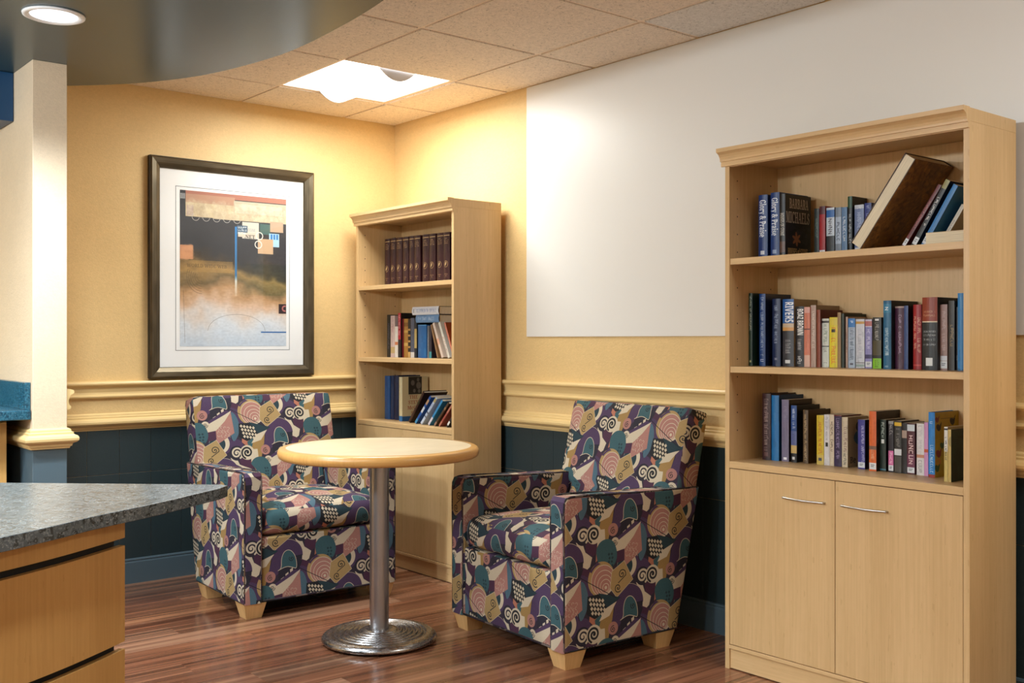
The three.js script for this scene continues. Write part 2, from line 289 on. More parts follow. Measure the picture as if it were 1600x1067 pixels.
{
  const wb = struct(obj('wall_back', bx(X0 - .1, .1, 0, CEIL + .22, -.1, 0), M.wall), 'yellow vinyl back wall with dark teal wainscot', 'wall');
  wallPanels(wb, -2.024, 0, 'x', 0, 1);
  const wr = struct(obj('wall_right', bx(0, .1, 0, CEIL + .22, 0, Z1), M.wall), 'yellow vinyl right wall with dark teal wainscot', 'wall');
  wallPanels(wr, .005, 3.9, 'z', 0, -1);
  struct(obj('wall_left', bx(X0 - .1, X0, 0, CEIL + .22, 0, Z1), M.wallPale), 'cream vinyl wall far to the left', 'wall');
  struct(obj('wall_front', bx(X0 - .1, .1, 0, CEIL + .22, Z1, Z1 + .1), M.wallPale), 'cream vinyl wall behind the viewer', 'wall');
  // mouldings
  struct(obj('trim_1', run(upperRail, [-2.024, 0], [0, 0], [0, 1], 0, -1), M.rail), 'cream upper chair rail moulding on the back wall', 'moulding');
  struct(obj('trim_2', run(lowerRail, [-2.024, 0], [0, 0], [0, 1], 0, -1), M.rail), 'cream lower chair rail moulding on the back wall', 'moulding');
  struct(obj('trim_3', run(upperRail, [0, 0], [0, Z1], [-1, 0], -1, 0), M.rail), 'cream upper chair rail moulding on the right wall', 'moulding');
  struct(obj('trim_4', run(lowerRail, [0, 0], [0, Z1], [-1, 0], -1, 0), M.rail), 'cream lower chair rail moulding on the right wall', 'moulding');
  struct(obj('baseboard_back', run(basePro, [-2.024, .0], [0, .0], [0, 1], 0, -1), M.slate), 'slate blue baseboard of the back wall', 'baseboard');
  struct(obj('baseboard_right', run(basePro, [0, 0], [0, Z1], [-1, 0], -1, 0), M.slate), 'slate blue baseboard of the right wall', 'baseboard');
  // wing wall that ends in the pale pillar
  const wx0 = -2.154, wx1 = -2.025, wz = .732;
  const ww = struct(obj('wall_wing', bx(wx0, wx1, WAIN, SOFFIT, 0, wz, .002), M.column), 'pale cream wing wall ending like a pillar', 'wall');
  obj('wainscot', bx(wx0, wx1, 0, WAIN, 0, wz, .002), M.slate, ww);
  const cap = [];
  cap.push(run(lowerRail, [wx0, wz], [wx1, wz], [0, 1], 1, 1), run(lowerRail, [wx0, 0], [wx0, wz], [-1, 0], 0, 1), run(lowerRail, [wx1, 0.038], [wx1, wz], [1, 0], 0, 1));
  struct(obj('trim_5', cap, M.rail), 'cream moulding wrapped around the foot of the pillar', 'moulding');
  struct(obj('trim_6', run(upperRail, [wx1, .034], [wx1, wz - .01], [1, 0]), M.rail), 'cream upper rail on the far side of the pillar', 'moulding');
}
{ // curved dropped soffit over the counter
  const edge = [[-2.42, .004], [-2.15, .17], [-1.918, .373], [-1.734, .569], [-1.625, .738], [-1.537, .928], [-1.476, 1.161], [-1.436, 1.413], [-1.43, 1.607], [-1.439, 1.808], [-1.454, 2.005], [-1.481, 2.208], [-1.56, 2.6], [-1.72, 3.0], [-2.0, 3.4], [-2.4, 3.75], [-2.9, 4.0], [-3.4, 4.08], [-3.9, 4.0], [-4.3, 3.7]];
  const cv = new THREE.CatmullRomCurve3(edge.map(([x, z]) => new THREE.Vector3(x, 0, z)), false, 'centripetal').getPoints(120);
  const sh = new THREE.Shape(); sh.moveTo(-4.3, -.004); for (const p of cv) sh.lineTo(p.x, -p.z);
  const g = new THREE.ExtrudeGeometry(sh, { depth: CEIL - SOFFIT - .008, bevelEnabled: true, bevelThickness: .002, bevelSize: .002, bevelSegments: 1, curveSegments: 4 });
  g.rotateX(-Math.PI / 2); g.translate(0, SOFFIT + .002, 0);
  struct(obj('ceiling_soffit', g, M.soffit), 'dark glossy teal soffit with a curved edge', 'soffit');
  struct(obj('bulkhead', bx(-4.2, -2.156, 2.07, SOFFIT - .001, .004, .463, .003), M.blue), 'deep blue bulkhead left of the pale pillar', 'bulkhead');
}
{ // white board panel fixed to the right wall
  const p = obj('wall_panel', bx(-.006, -.0005, 1.19, CEIL - .008, 1.179, 5.4, .001), M.panel);
  p.userData = { label: 'large plain white panel fixed to the yellow right wall', category: 'panel' };
}

// ------------------------------------------------------------------ lamps
function troffer(i, j, label, power, colour) {
  const x1 = colX[i], x0 = colX[i + 1], z0 = rowZ[j], z1 = rowZ[j + 1], cx = (x0 + x1) / 2, cz = (z0 + z1) / 2, e = .013, w = T / 2 - e;
  const t = thing('ceiling_light', label, 'ceiling light', [cx, CEIL, cz], 0, 'square ceiling lights');
  obj('housing', [bx(-w, w, .1, .106, -w, w), bx(-w, -w + .003, 0, .1, -w, w), bx(w - .003, w, 0, .1, -w, w), bx(-w, w, 0, .1, -w, -w + .003), bx(-w, w, 0, .1, w - .003, w)], M.white, t);
  obj('reflector', bx(-w + .003, w - .003, .012, .018, -w + .003, w - .003), M.lens, t);
  // basket: a shallow half round lens along z with grey end plates
  const seg = (len, z, r0) => { const sh = new THREE.Shape(); const a = .095 * r0, d = .046 * r0; sh.moveTo(-a, .012); for (let k = 0; k <= 20; k++) { const q = -a + 2 * a * k / 20; sh.lineTo(q, -d * (1 - (q / a) ** 2)); } sh.lineTo(a, .012); const g = new THREE.ExtrudeGeometry(sh, { depth: len, bevelEnabled: false }); g.translate(0, 0, z); return clean(g); };
  obj('lens', seg(2 * w - .03, -w + .012, .97), M.lens, t);
  obj('end_plate', seg(.006, w - .018, 1), M.plate, t); obj('end_plate', seg(.006, -w + .006, 1), M.plate, t);
  const L = new THREE.RectAreaLight(colour, power, 2 * w - .04, 2 * w - .04); L.position.set(0, -.05, 0); L.rotation.x = -Math.PI / 2; L.castShadow = true; t.add(L); L.name = 'lamp';
  return t;
}
troffer(1, 1, 'glowing square ceiling light in the corner above the bookcase', TROFFER, NEUTRAL);
troffer(1, 8, 'square ceiling light near the white panel towards the viewer', TROFFER_REAR, NEUTRAL);
function downlight(x, z, label) {
  const t = thing('downlight', label, 'downlight', [x, SOFFIT, z], 0, 'round downlights in the soffit');
  const prof = [[.074, -.001], [.078, -.006], [.09, -.009], [.098, -.006], [.1, 0], [.074, 0]].map(([a, b]) => new THREE.Vector2(a, b));
  obj('trim_ring', new THREE.LatheGeometry(prof, 48), M.white, t);
  const lens = new THREE.CylinderGeometry(.0745, .0745, .003, 40); lens.translate(0, -.0018, 0);
  obj('lens', lens, M.lensCool, t);
  const L = new THREE.SpotLight(COOL, DOWNLIGHT, 0, 1.25, .6, 2); L.position.set(0, -.012, 0); L.target.position.set(0, -1, 0); t.add(L); t.add(L.target); L.target.name = 'aim'; L.name = 'lamp'; L.castShadow = true; L.shadow.radius = 3.5;
}
downlight(-2.256, 1.371, 'round white downlight glowing in the dark soffit beside the pale pillar');
downlight(-3.3, 1.5, 'round white downlight in the soffit left of the pillar');
downlight(-3.2, 3.3, 'round white downlight in the soffit above the counter end');
function globe(x, z, label) {  // globe lamps added out of view for low, cool side light on the shelves
  const t = thing('added_globe_lamp', label, 'added lamp', [x, 2.06, z], 0, 'added opal globe lamps');
  obj('globe', new THREE.SphereGeometry(.12, 32, 20), M.lensCool, t);
  obj('cap', new THREE.CylinderGeometry(.045, .055, .03, 24).translate(0, .128, 0), M.plate, t);
  obj('rod', new THREE.CylinderGeometry(.008, .008, CEIL - .006 - 2.2, 12).translate(0, .14 + (CEIL - .006 - 2.2) / 2, 0), M.plate, t);
  const L = new THREE.PointLight(COOL, ADDED_GLOBE, 0, 2); L.castShadow = true; L.shadow.radius = 6; L.name = 'lamp'; t.add(L);
}
globe(-4.7, 1.7, 'added opal globe lamp out of view across the room, the farther one');
globe(-4.7, 2.8, 'added opal globe lamp out of view across the room, the nearer one');

// ------------------------------------------------------------------ bookcases
function bookcase(z0, label, frontX, name = 'bookcase') {
  const w = .9, d = .292, hgt = 1.815, s = .019;
  const t = thing(name, label, 'bookcase', [frontX, 0, z0], 0, 'maple bookcases');     // local: x 0..d goes to the wall, z 0..w
  obj('side_panel', bx(0, d, 0, hgt, 0, s, .001, 'y', .1), M.maple, t);
  obj('side_panel', bx(0, d, 0, hgt, w - s, w, .001, 'y', .37), M.maple, t);
  obj('back_panel', bx(d - .008, d - .002, .07, hgt - .001, s, w - s, 0, 'y', .22, .3), M.maple, t);
  obj('shelf', bx(.004, d - .009, 1.443, 1.465, s + .0005, w - s - .0005, .001, 'z', .05, .1), M.maple, t);
  obj('shelf', bx(.004, d - .009, 1.058, 1.08, s + .0005, w - s - .0005, .001, 'z', .15, .5), M.maple, t);
  obj('deck', bx(0, d - .009, .718, .742, s, w - s, .001, 'z', .25, .3), M.maple, t);
  obj('bottom', bx(.02, d - .009, .072, .088, s, w - s, 0, 'z'), M.maple, t);
  obj('plinth', [bx(.006, .022, .004, .074, s, w - s, 0, 'z', .3), bx(-.001, .02, .074, .087, s, w - s, .001, 'z', .2)], M.maple, t);
  // crown: top board with a cove moulding along the front
  obj('top_board', bx(0, d, hgt, hgt + .04, 0, w, .001, 'z', .12, .2), M.maple, t);
  const crown = [[-.001, hgt - .02], [.008, hgt - .02], [.008, hgt - .003], [.014, hgt - .003], [.0145, hgt + .004], [.017, hgt + .012], [.023, hgt + .021], [.032, hgt + .027], [.036, hgt + .028], [.036, hgt + .042], [-.001, hgt + .042]];
  obj('crown_moulding', run(crown, [0, -.012], [0, w], [-1, 0]), M.maple, t);
  obj('top_rail', bx(.001, .02, hgt - .022, hgt, s, w - s, 0, 'z'), M.maple, t);
  const mid = w / 2;
  for (const [a, b, hz, ox] of [[s + .0015, mid - .001, mid - .04 - .155, .02], [mid + .001, w - s - .0015, mid + .03, .48]]) {
    const dr = obj('door', bx(.001, .019, .0895, .7155, a, b, .0012, 'y', ox, .15), M.maple, t);
    const pts = []; for (let k = 0; k <= 14; k++) { const q = k / 14; pts.push(new THREE.Vector3(-.009 - .012 * Math.sin(q * Math.PI), .64, hz + q * .155)); }
    const bar = new THREE.TubeGeometry(new THREE.CatmullRomCurve3(pts), 20, .0031, 8, false);
    const pegs = [0, .155].map((q) => { const c = new THREE.CylinderGeometry(.004, .004, .012, 10); c.rotateZ(Math.PI / 2); c.translate(-.005, .64, hz + q); return c; });
    obj('handle', [bar, ...pegs], M.handle, dr);
  }
  const holes = [];
  for (let y = .85; y < 1.75; y += .064) for (const x of [.045, .24]) for (const [z, r] of [[s + .0004, 0], [w - s - .0004, Math.PI]]) { const c = new THREE.CircleGeometry(.0028, 8); c.rotateY(r); c.translate(x, y, z); holes.push(c); }
  obj('pin_holes', holes, M.black, t).userData.kind = 'stuff';
  return t;
}
bookcase(2.664, 'tall maple bookcase at the right with the widest rows of books', -.332);
bookcase(.125, 'maple bookcase in the corner behind the round table', -.332);

// ------------------------------------------------------------------ framed print
{
  const x0 = -1.43, x1 = -.538, y0 = .987, y1 = 2.075, cx = (x0 + x1) / 2, cy = (y0 + y1) / 2, w = (x1 - x0) / 2, h = (y1 - y0) / 2;
  const t = thing('framed_print', 'large abstract print in a bronze frame with wide white mat', 'picture', [cx, cy, .002]);
  const pro = [[0, 0], [0, .026], [.008, .034], [.03, .03], [.05, .018], [.054, .012], [.054, 0]];      // (inwards, depth)
  const side = (a, b, inward) => { // mitred length
    const pos = [], n = pro.length, L = [b[0] - a[0], b[1] - a[1]], len = Math.hypot(...L), u = [L[0] / len, L[1] / len];
    const P = (e, i) => { const [q, d] = pro[i]; const s = e ? len - q : q; return [a[0] + u[0] * s + inward[0] * q, a[1] + u[1] * s + inward[1] * q, d]; };
    for (let i = 0; i < n; i++) { const j = (i + 1) % n; pos.push(...P(0, i), ...P(1, j), ...P(1, i), ...P(0, i), ...P(0, j), ...P(1, j)); }
    const g = new THREE.BufferGeometry(); g.setAttribute('position', new THREE.Float32BufferAttribute(pos, 3)); g.computeVertexNormals();
    return boxUV(g, Math.abs(u[0]) > .5 ? 'x' : 'y');
  };
  const m = std(); m.copy(M.frame); m.side = THREE.DoubleSide;
  obj('frame_moulding', side([-w, -h], [w, -h], [0, 1]), m, t);
  obj('frame_moulding', side([w, -h], [w, h], [-1, 0]), m, t);
  obj('frame_moulding', side([w, h], [-w, h], [0, -1]), m, t);
  obj('frame_moulding', side([-w, h], [-w, -h], [1, 0]), m, t);
  obj('frame_edge', [bx(-w - .002, -w, -h, h, 0, .026), bx(w, w + .002, -h, h, 0, .026), bx(-w, w, -h - .002, -h, 0, .026), bx(-w, w, h, h + .002, 0, .026)], M.frameEdge, t);
  obj('mat', bx(-w + .03, w - .03, -h + .03, h - .03, .002, .007), M.mat, t);
  const lx0 = -1.296 - cx, lx1 = -.672 - cx, ly0 = 1.121 - cy, ly1 = 1.94 - cy, q = .0028;
  obj('mat_line', [bx(lx0, lx1, ly0, ly0 + q, .007, .0074), bx(lx0, lx1, ly1 - q, ly1, .007, .0074), bx(lx0, lx0 + q, ly0, ly1, .007, .0074), bx(lx1 - q, lx1, ly0, ly1, .007, .0074)], M.matLine, t);
  const art = canvasTex(1024, 1370, (c, W, H) => {
    const R = (x, y, w2, h2, f) => { c.fillStyle = f; c.fillRect(x * W, y * H, w2 * W, h2 * H); };
    const stops = [[0, [49, 50, 56]], [.38, [46, 47, 52]], [.45, [70, 60, 48]], [.5, [150, 122, 78]], [.57, [112, 94, 64]], [.63, [178, 140, 100]], [.71, [204, 172, 146]], [.78, [212, 203, 197]], [.87, [208, 214, 222]], [1, [192, 206, 222]]];
    const im = c.createImageData(W, H);
    for (let y = 0; y < H; y++) for (let x = 0; x < W; x++) {
      const u = x / W, v = y / H; const n = (vn(u * 5, v * 7, 50, 70, 101) - .5) * .1 + (vn(u * 16, v * 22, 160, 220, 102) - .5) * .05, f = vn(u * 60, v * 90, 600, 900, 103) - .5, sc = vn(u * 40, v * 220, 400, 2200, 104) - .5;
      const rs = Math.max(0, Math.min(1, (u - .45) / .4)); let q = Math.max(0, Math.min(.999, v + n - .1 * rs * (v > .35 && v < .8 ? 1 - Math.abs(v - .55) / .25 : 0)));
      let k = 0; while (k < stops.length - 2 && stops[k + 1][0] < q) k++; const t = Math.min(1, (q - stops[k][0]) / (stops[k + 1][0] - stops[k][0])); const col = lerp3(stops[k][1], stops[k + 1][1], t); const g2 = v > .4 ? (f * 13 + sc * 9) : f * 8; const o = (y * W + x) * 4;
      const olive = v > .45 && v < .66 ? rs * 14 : 0; im.data[o] = col[0] + g2 - olive; im.data[o + 1] = col[1] + g2 - olive * .4; im.data[o + 2] = col[2] + g2 - olive * .6; im.data[o + 3] = 255;
    }
    c.putImageData(im, 0, 0);
    const px = (x, y, f, r) => { c.fillStyle = f; c.beginPath(); c.arc(x * W, y * H, r * W, 0, 7); c.fill(); };
    R(0, 0, 1, .035, '#a86f5e'); R(.05, .02, .45, .075, '#b28a72'); R(.0, .0, .05, .09, '#2b2d33'); for (let k = 0; k < 4; k++) R(.006 + k * .011, .02, .005, .035, '#c8ccd0');
    R(.05, .075, .45, .09, '#c9b895'); R(.06, .09, .06, .07, '#b8a298'); R(.49, .04, .51, .12, '#b5ae98'); R(.5, .06, .46, .06, '#c6c3ae'); R(.3, .12, .7, .05, '#bfae90');
    for (let i = 0; i < 700; i++) px(.06 + rnd() * .93, .06 + rnd() * .1, ['rgba(225,215,190,.14)', 'rgba(150,130,110,.1)', 'rgba(190,170,140,.14)'][i % 3], .004 + rnd() * .025);
    c.lineWidth = 5; c.strokeStyle = 'rgba(190,188,180,.85)'; for (let k = 0; k < 5; k++) { c.beginPath(); c.arc((.14 + k * .095) * W, .165 * H, .032 * W, .1, Math.PI * (k === 0 ? 1.3 : 1)); c.stroke(); }
    R(.57, .175, .16, .11, '#c7c2b6'); R(.52, .2, .1, .06, '#3f566a'); R(.53, .245, .2, .03, '#cdbfae'); R(.74, .18, .1, .07, '#41605c'); R(.84, .16, .13, .07, '#b39a82'); R(.83, .24, .1, .09, '#9fc4e0'); for (let k = 0; k < 3; k++) R(.845 + k * .028, .245, .018, .035, '#2a72b4'); R(.72, .28, .15, .1, '#bfa080');
    c.font = 'bold 46px serif'; c.fillStyle = '#1f2328'; c.fillText('.NET', .585 * W, .283 * H); c.fillStyle = '#8c9298'; c.font = '34px serif'; c.fillText('.COM', .61 * W, .235 * H); c.fillStyle = '#dfe6ea'; c.font = 'bold 26px serif'; for (const y of [.212, .23, .25]) { c.save(); c.translate(.57 * W, y * H); strokes(c, 5, .085 * W, .016 * H); c.restore(); }
    c.lineWidth = 9; c.strokeStyle = '#d8d6cc'; for (const [x, y] of [[.735, .262], [.725, .32]]) { c.beginPath(); c.arc(x * W, y * H, .032 * W, 0, 7); c.stroke(); }
    R(0, .35, .115, .09, '#b07a58'); for (let i = 0; i < 80; i++) px(rnd() * .11, .355 + rnd() * .08, 'rgba(205,150,110,.2)', .02);
    R(0, .445, .48, .075, 'rgba(176,138,78,.45)'); c.font = '40px serif'; c.fillStyle = 'rgba(64,52,38,.85)'; c.fillText('WORLD WIDE WEB', .06 * W, .49 * H);
    const bl = c.createLinearGradient(0, .21 * H, 0, .67 * H); bl.addColorStop(0, '#2f79b8'); bl.addColorStop(.7, '#356e9c'); bl.addColorStop(.78, '#cfd0c8'); bl.addColorStop(1, 'rgba(230,222,208,.2)'); c.fillStyle = bl; c.fillRect(.5 * W, .21 * H, .02 * W, .46 * H);
    c.lineWidth = 3; c.strokeStyle = 'rgba(50,44,40,.5)'; for (let k = 0; k < 6; k++) { c.beginPath(); c.ellipse(.2 * W, .55 * H, (.05 + k * .018) * W, (.03 + k * .016) * H, 0, 1.6, 3.6); c.stroke(); }
    c.beginPath(); c.ellipse(.52 * W, .9 * H, .27 * W, .11 * H, 0, Math.PI, Math.PI * 2); c.stroke(); c.beginPath(); c.moveTo(.03 * W, .64 * H); c.lineTo(.045 * W, .98 * H); c.stroke();
    R(.925, .715, .075, .065, '#2a1d24'); c.lineWidth = 14; c.strokeStyle = '#b56a68'; c.beginPath(); c.arc(.985 * W, .745 * H, .022 * W, 1.2, 5.2); c.stroke(); R(.75, .902, .25, .009, '#2366a8');
  });
  art.wrapS = art.wrapT = THREE.ClampToEdgeWrapping;
  const ag = new THREE.PlaneGeometry(.581, .78); ag.translate(-.983 - cx, 1.532 - cy, .0078);
  obj('print', ag, std({ map: art, roughness: .75 }), t);
  const pane = new THREE.PlaneGeometry(2 * w - .1, 2 * h - .1); pane.translate(0, 0, .0115); obj('pane', pane, M.glass, t);
}

// ------------------------------------------------------------------ front desk and side counter
{
  const t = thing('reception_desk', 'curved maple desk with black reveals and dark granite-look top', 'desk', [-2.6, 0, 2.0]);
  const ox = 2.6, oz = -2.0;
  const front = [[-3.5, 2.93], [-3.1, 2.795], [-2.718, 2.606], [-2.566, 2.517], [-2.477, 2.458], [-2.293, 2.357], [-2.03, 2.19]];
  const cv = new THREE.CatmullRomCurve3(front.map(([x, z]) => new THREE.Vector3(x, 0, z)), false, 'centripetal').getPoints(48);
  const sh = new THREE.Shape(); sh.moveTo(-3.5 + ox, -(.72 + oz));
  for (const p of cv) sh.lineTo(p.x + ox, -(p.z + oz)); sh.lineTo(-1.99 + ox, -(2.15 + oz)); sh.lineTo(-1.996 + ox, -(2.121 + oz));
  const g = new THREE.ExtrudeGeometry(sh, { depth: .03, bevelEnabled: true, bevelThickness: .0015, bevelSize: .0015, bevelSegments: 2 }); g.rotateX(-Math.PI / 2); g.translate(0, .7135, 0);
  obj('desk_top', boxUV(g, 'z'), M.granite, t);
  // body fronts follow an inner curve
  const inner = [[-3.45, 2.83], [-3.0, 2.678], [-2.702, 2.541], [-2.552, 2.456], [-2.44, 2.38], [-2.345, 2.31]];
  const ci = new THREE.CatmullRomCurve3(inner.map(([x, z]) => new THREE.Vector3(x, 0, z)), false, 'centripetal').getPoints(40);
  const skin = (y0, y1, off, th, trim = 0) => { const s = new THREE.Shape(); const pts = ci.slice(0, ci.length - trim); const nrm = (i) => { const a = pts[Math.max(0, i - 1)], b = pts[Math.min(pts.length - 1, i + 1)], dx = b.x - a.x, dz = b.z - a.z, l = Math.hypot(dx, dz); return [-dz / l, dx / l]; };
    pts.forEach((p, i) => { const n = nrm(i), X = p.x - n[0] * -1 * off * 1 + ox, Z = p.z + n[1] * off + oz; i ? s.lineTo(X, -Z) : s.moveTo(X, -Z); });
    for (let i = pts.length - 1; i >= 0; i--) { const n = nrm(i), p = pts[i]; s.lineTo(p.x + n[0] * (off - th) + ox, -(p.z + n[1] * (off - th) + oz)); }
    const e = new THREE.ExtrudeGeometry(s, { depth: y1 - y0, bevelEnabled: false }); e.rotateX(-Math.PI / 2); e.translate(0, y0, 0); return boxUV(e, 'y', .3, .2); };
  obj('top_band', skin(.657, .7118, 0, .018), M.mapleDesk, t);
  obj('drawer_front', skin(.386, .637, 0, .018), M.mapleDesk, t);
  obj('drawer_front', skin(.112, .366, 0, .018), M.mapleDesk, t);
  obj('toe_kick', skin(.001, .1, -.06, .012, 2), M.black, t);
  const b = new THREE.Shape(); const pts = ci.slice(0, ci.length - 1); b.moveTo(-3.42 + ox, -(.95 + oz)); pts.forEach((p) => b.lineTo(p.x - .012 + ox, -(p.z - .022 + oz))); b.lineTo(-2.56 + ox, -(1.76 + oz));
  const bg = new THREE.ExtrudeGeometry(b, { depth: .61, bevelEnabled: false }); bg.rotateX(-Math.PI / 2); bg.translate(0, .1, 0);
  obj('carcass', boxUV(bg, 'y'), M.black, t);
  obj('plinth', boxUV(new THREE.BoxGeometry(.6, .098, .8).translate(-.45, .05, -.15), 'y'), M.black, t);
}
{
  const t = thing('side_counter', 'blue speckled stone counter with upstand left of the pale pillar', 'counter', [-3.2, 0, .3]);
  obj('counter_top', bx(-1.0, 1.044, .862, .9, -.298, .42, .004, 'x'), M.graniteTeal, t);
  obj('upstand', [bx(1.024, 1.044, .9, 1.008, -.298, .41, .002), bx(-1.0, 1.024, .9, 1.008, -.298, -.278, .002)], M.graniteTeal, t);
  const c = obj('base_cabinet', bx(-1.0, .983, .08, .862, -.29, .3, .002, 'y'), M.mapleDesk, t);
  obj('toe_kick', bx(-.98, .96, 0, .08, -.29, .24), M.black, t);
  for (let k = 0; k < 4; k++) { const d = obj('door', bx(.983 - (k + 1) * .49 + .003, .983 - k * .49 - .003, .1, .85, .3005, .318, .0015, 'y', k * .3), M.mapleDesk, t); }
}

// ------------------------------------------------------------------ round table
{
  const t = thing('round_table', 'round maple cafe table on a steel column and ringed disc base', 'table', [-1.105, 0, 1.585]);
  const R = .39, top = .76;
  const disc = new THREE.CylinderGeometry(R - .03, R - .03, .04, 96); disc.translate(0, top - .0205, 0);
  obj('table_top', boxUV(disc, 'x', .3, .2), M.laminate, t);
  const prof = [[R - .031, top - .042], [R - .012, top - .041], [R - .004, top - .036], [R, top - .026], [R, top - .016], [R - .004, top - .006], [R - .012, top - .001], [R - .031, top + .0005]].map(([a, b]) => new THREE.Vector2(a, b));
  obj('edge_band', boxUV(new THREE.LatheGeometry(prof, 96), 'x'), M.edgeWood, t);
  const col = new THREE.CylinderGeometry(.0375, .0375, top - .042 - .045, 48); col.translate(0, .045 + (top - .087) / 2, 0);
  obj('column', col, M.steel, t);
  obj('mounting_plate', new THREE.CylinderGeometry(.12, .12, .006, 32).translate(0, top - .0455, 0), M.black, t);
  const bp = [[0, .052], [.05, .052], [.058, .049], [.066, .0475]];
  for (let k = 0; k < 6; k++) { const r = .07 + k * .02, y = .046 - k * .0022; bp.push([r, y], [r + .003, y - .005], [r + .009, y - .0054], [r + .012, y - .0004], [r + .018, y - .001]); }
  bp.push([.195, .034], [.21, .031], [.22, .024], [.2245, .015], [.222, .009], [.214, .006], [0, .006]);
  obj('base', new THREE.LatheGeometry(bp.map(([a, b]) => new THREE.Vector2(a, b)), 96), M.base, t);
  obj('glide_ring', new THREE.CylinderGeometry(.2, .2, .0055, 48).translate(0, .00285, 0), M.black, t);
}

// ------------------------------------------------------------------ armchairs (local: x across, z forward, origin on the floor below the middle of the front)
function armchair(label, pos, turn, O) {
  const t = thing('armchair', label, 'armchair', pos, turn, 'patterned armchairs');
  const w = .367, at = .085, legH = .065;
  const fab = (g, o) => boxUV(g, 'y', o[0], o[1]);
  const side = [[0, legH], [0, .6], [-.012, .615], [-.682, .602], [-.559, legH]];             // (forward, up)
  const arm = () => { const s = new THREE.Shape(); side.forEach(([z, y], i) => (i ? s.lineTo(-z, y) : s.moveTo(-z, y))); const e = new THREE.ExtrudeGeometry(s, { depth: at - .024, bevelEnabled: true, bevelThickness: .012, bevelSize: .012, bevelOffset: -.012, bevelSegments: 4, curveSegments: 6 }); e.rotateY(Math.PI / 2); e.translate(.012, 0, 0); return e; };   // shape x -> -z
  for (const s of [-1, 1]) {
    const g = arm(); g.translate(s < 0 ? -w : w - at, 0, 0);
    const a = obj('arm', fab(g, s < 0 ? O.armA : O.armB), M.fabric, t);
    const cords = [];
    for (const x of s < 0 ? [-w + .006, -w + at - .006] : [w - .006, w - at + .006]) {
      const p = [[-.004, legH + .008], [-.004, .3], [-.004, .592], [-.008, .606], [-.02, .6135], [-.36, .6055], [-.672, .599]].map(([z, y]) => new THREE.Vector3(x, y, z));
      cords.push(new THREE.TubeGeometry(new THREE.CatmullRomCurve3(p, false, 'centripetal'), 60, .0042, 6));
    }
    cords.push(new THREE.TubeGeometry(new THREE.LineCurve3(new THREE.Vector3(s * (w - .004), legH + .006, -.005), new THREE.Vector3(s * (w - .004), legH + .006, -.558)), 20, .0042, 6));
    obj('piping', cords.map((c) => boxUV(c, 'y')), M.piping, a);
  }
  const iw = w - at + .004;
  obj('front_panel', fab(bx(-iw, iw, legH, .34, -.12, -.008, .012), O.front), M.fabric, t);
  const fp = new THREE.TubeGeometry(new THREE.LineCurve3(new THREE.Vector3(-iw, legH + .006, -.006), new THREE.Vector3(iw, legH + .006, -.006)), 20, .0042, 6); obj('piping', boxUV(fp, 'x'), M.piping, t);
  obj('seat_frame', bx(-iw, iw, legH + .01, .33, -.56, -.12), M.black, t);
  // crowned seat cushion
  { const cw = 2 * (w - at) - .004, cd = .56, ch = .12;
    const gg = new THREE.BoxGeometry(cw, ch, cd, 24, 8, 24), p = gg.attributes.position;
    for (let i = 0; i < p.count; i++) { let x = p.getX(i), y = p.getY(i), z = p.getZ(i); const r = .042, hx = cw / 2 - .014, hy = ch / 2 - r, hz = cd / 2 - r; const cx = Math.max(-hx, Math.min(hx, x)), cy = Math.max(-hy, Math.min(hy, y)), cz = Math.max(-hz, Math.min(hz, z)); let dx = x - cx, dy = y - cy, dz = z - cz; const l = Math.hypot(dx / .33, dy, dz) || 1, m = Math.max(Math.abs(dx) / .33, Math.abs(dy), Math.abs(dz)); const k = m / l; x = cx + dx * k; y = cy + dy * k; z = cz + dz * k;
      const fx = 1 - (x / (cw / 2)) ** 2, fz = 1 - (z / (cd / 2)) ** 2; if (y > 0) y += .032 * Math.max(0, fx) ** .7 * Math.max(0, fz) ** .6; if (z > 0) z += .02 * Math.max(0, fx) ** .5 * Math.max(0, 1 - (y / .07) ** 2); p.setXYZ(i, x, y, z); }
    gg.computeVertexNormals(); gg.translate(0, .4, -.012 - cd / 2);
    const nn = clean(gg); const keep = nn.attributes.normal; const uvd = boxUV(nn, 'y', O.seat[0], O.seat[1]); uvd.setAttribute('normal', keep);
    obj('seat_cushion', uvd, M.fabric, t); }
  // leaning back: built upright, then tilted about its foot
  { const bw = .714, bh = .845, th = .115, lean = .228; const gg = new THREE.BoxGeometry(bw, bh, th, 24, 30, 6), p = gg.attributes.position;
    for (let i = 0; i < p.count; i++) { let x = p.getX(i), y = p.getY(i), z = p.getZ(i); const r = .02; const cx = Math.max(-bw / 2 + r, Math.min(bw / 2 - r, x)), cy = Math.max(-bh / 2 + r, Math.min(bh / 2 - r, y)), cz = Math.max(-th / 2 + r, Math.min(th / 2 - r, z)); const dx = x - cx, dy = y - cy, dz = z - cz, l = Math.hypot(dx, dy, dz) || 1, m = Math.max(Math.abs(dx), Math.abs(dy), Math.abs(dz)), k = m / l; x = cx + dx * k; y = cy + dy * k; z = cz + dz * k;
      if (z > 0) z += .02 * Math.max(0, 1 - (x / (bw / 2)) ** 4) * Math.max(0, 1 - (y / (bh / 2)) ** 4); p.setXYZ(i, x, y, z); }
    gg.computeVertexNormals(); gg.translate(0, bh / 2, th / 2);
    const uvd = boxUV(gg, 'y', O.back[0], O.back[1]);
    const narrow = uvd.attributes.position; for (let i = 0; i < narrow.count; i++) { const y = narrow.getY(i); if (y < .5) narrow.setX(i, narrow.getX(i) * (2 * (w - at) - .004) / bw); }
    uvd.rotateX(-lean); uvd.translate(0, legH + .0, -.557);
    obj('backrest', uvd, M.fabric, t); }
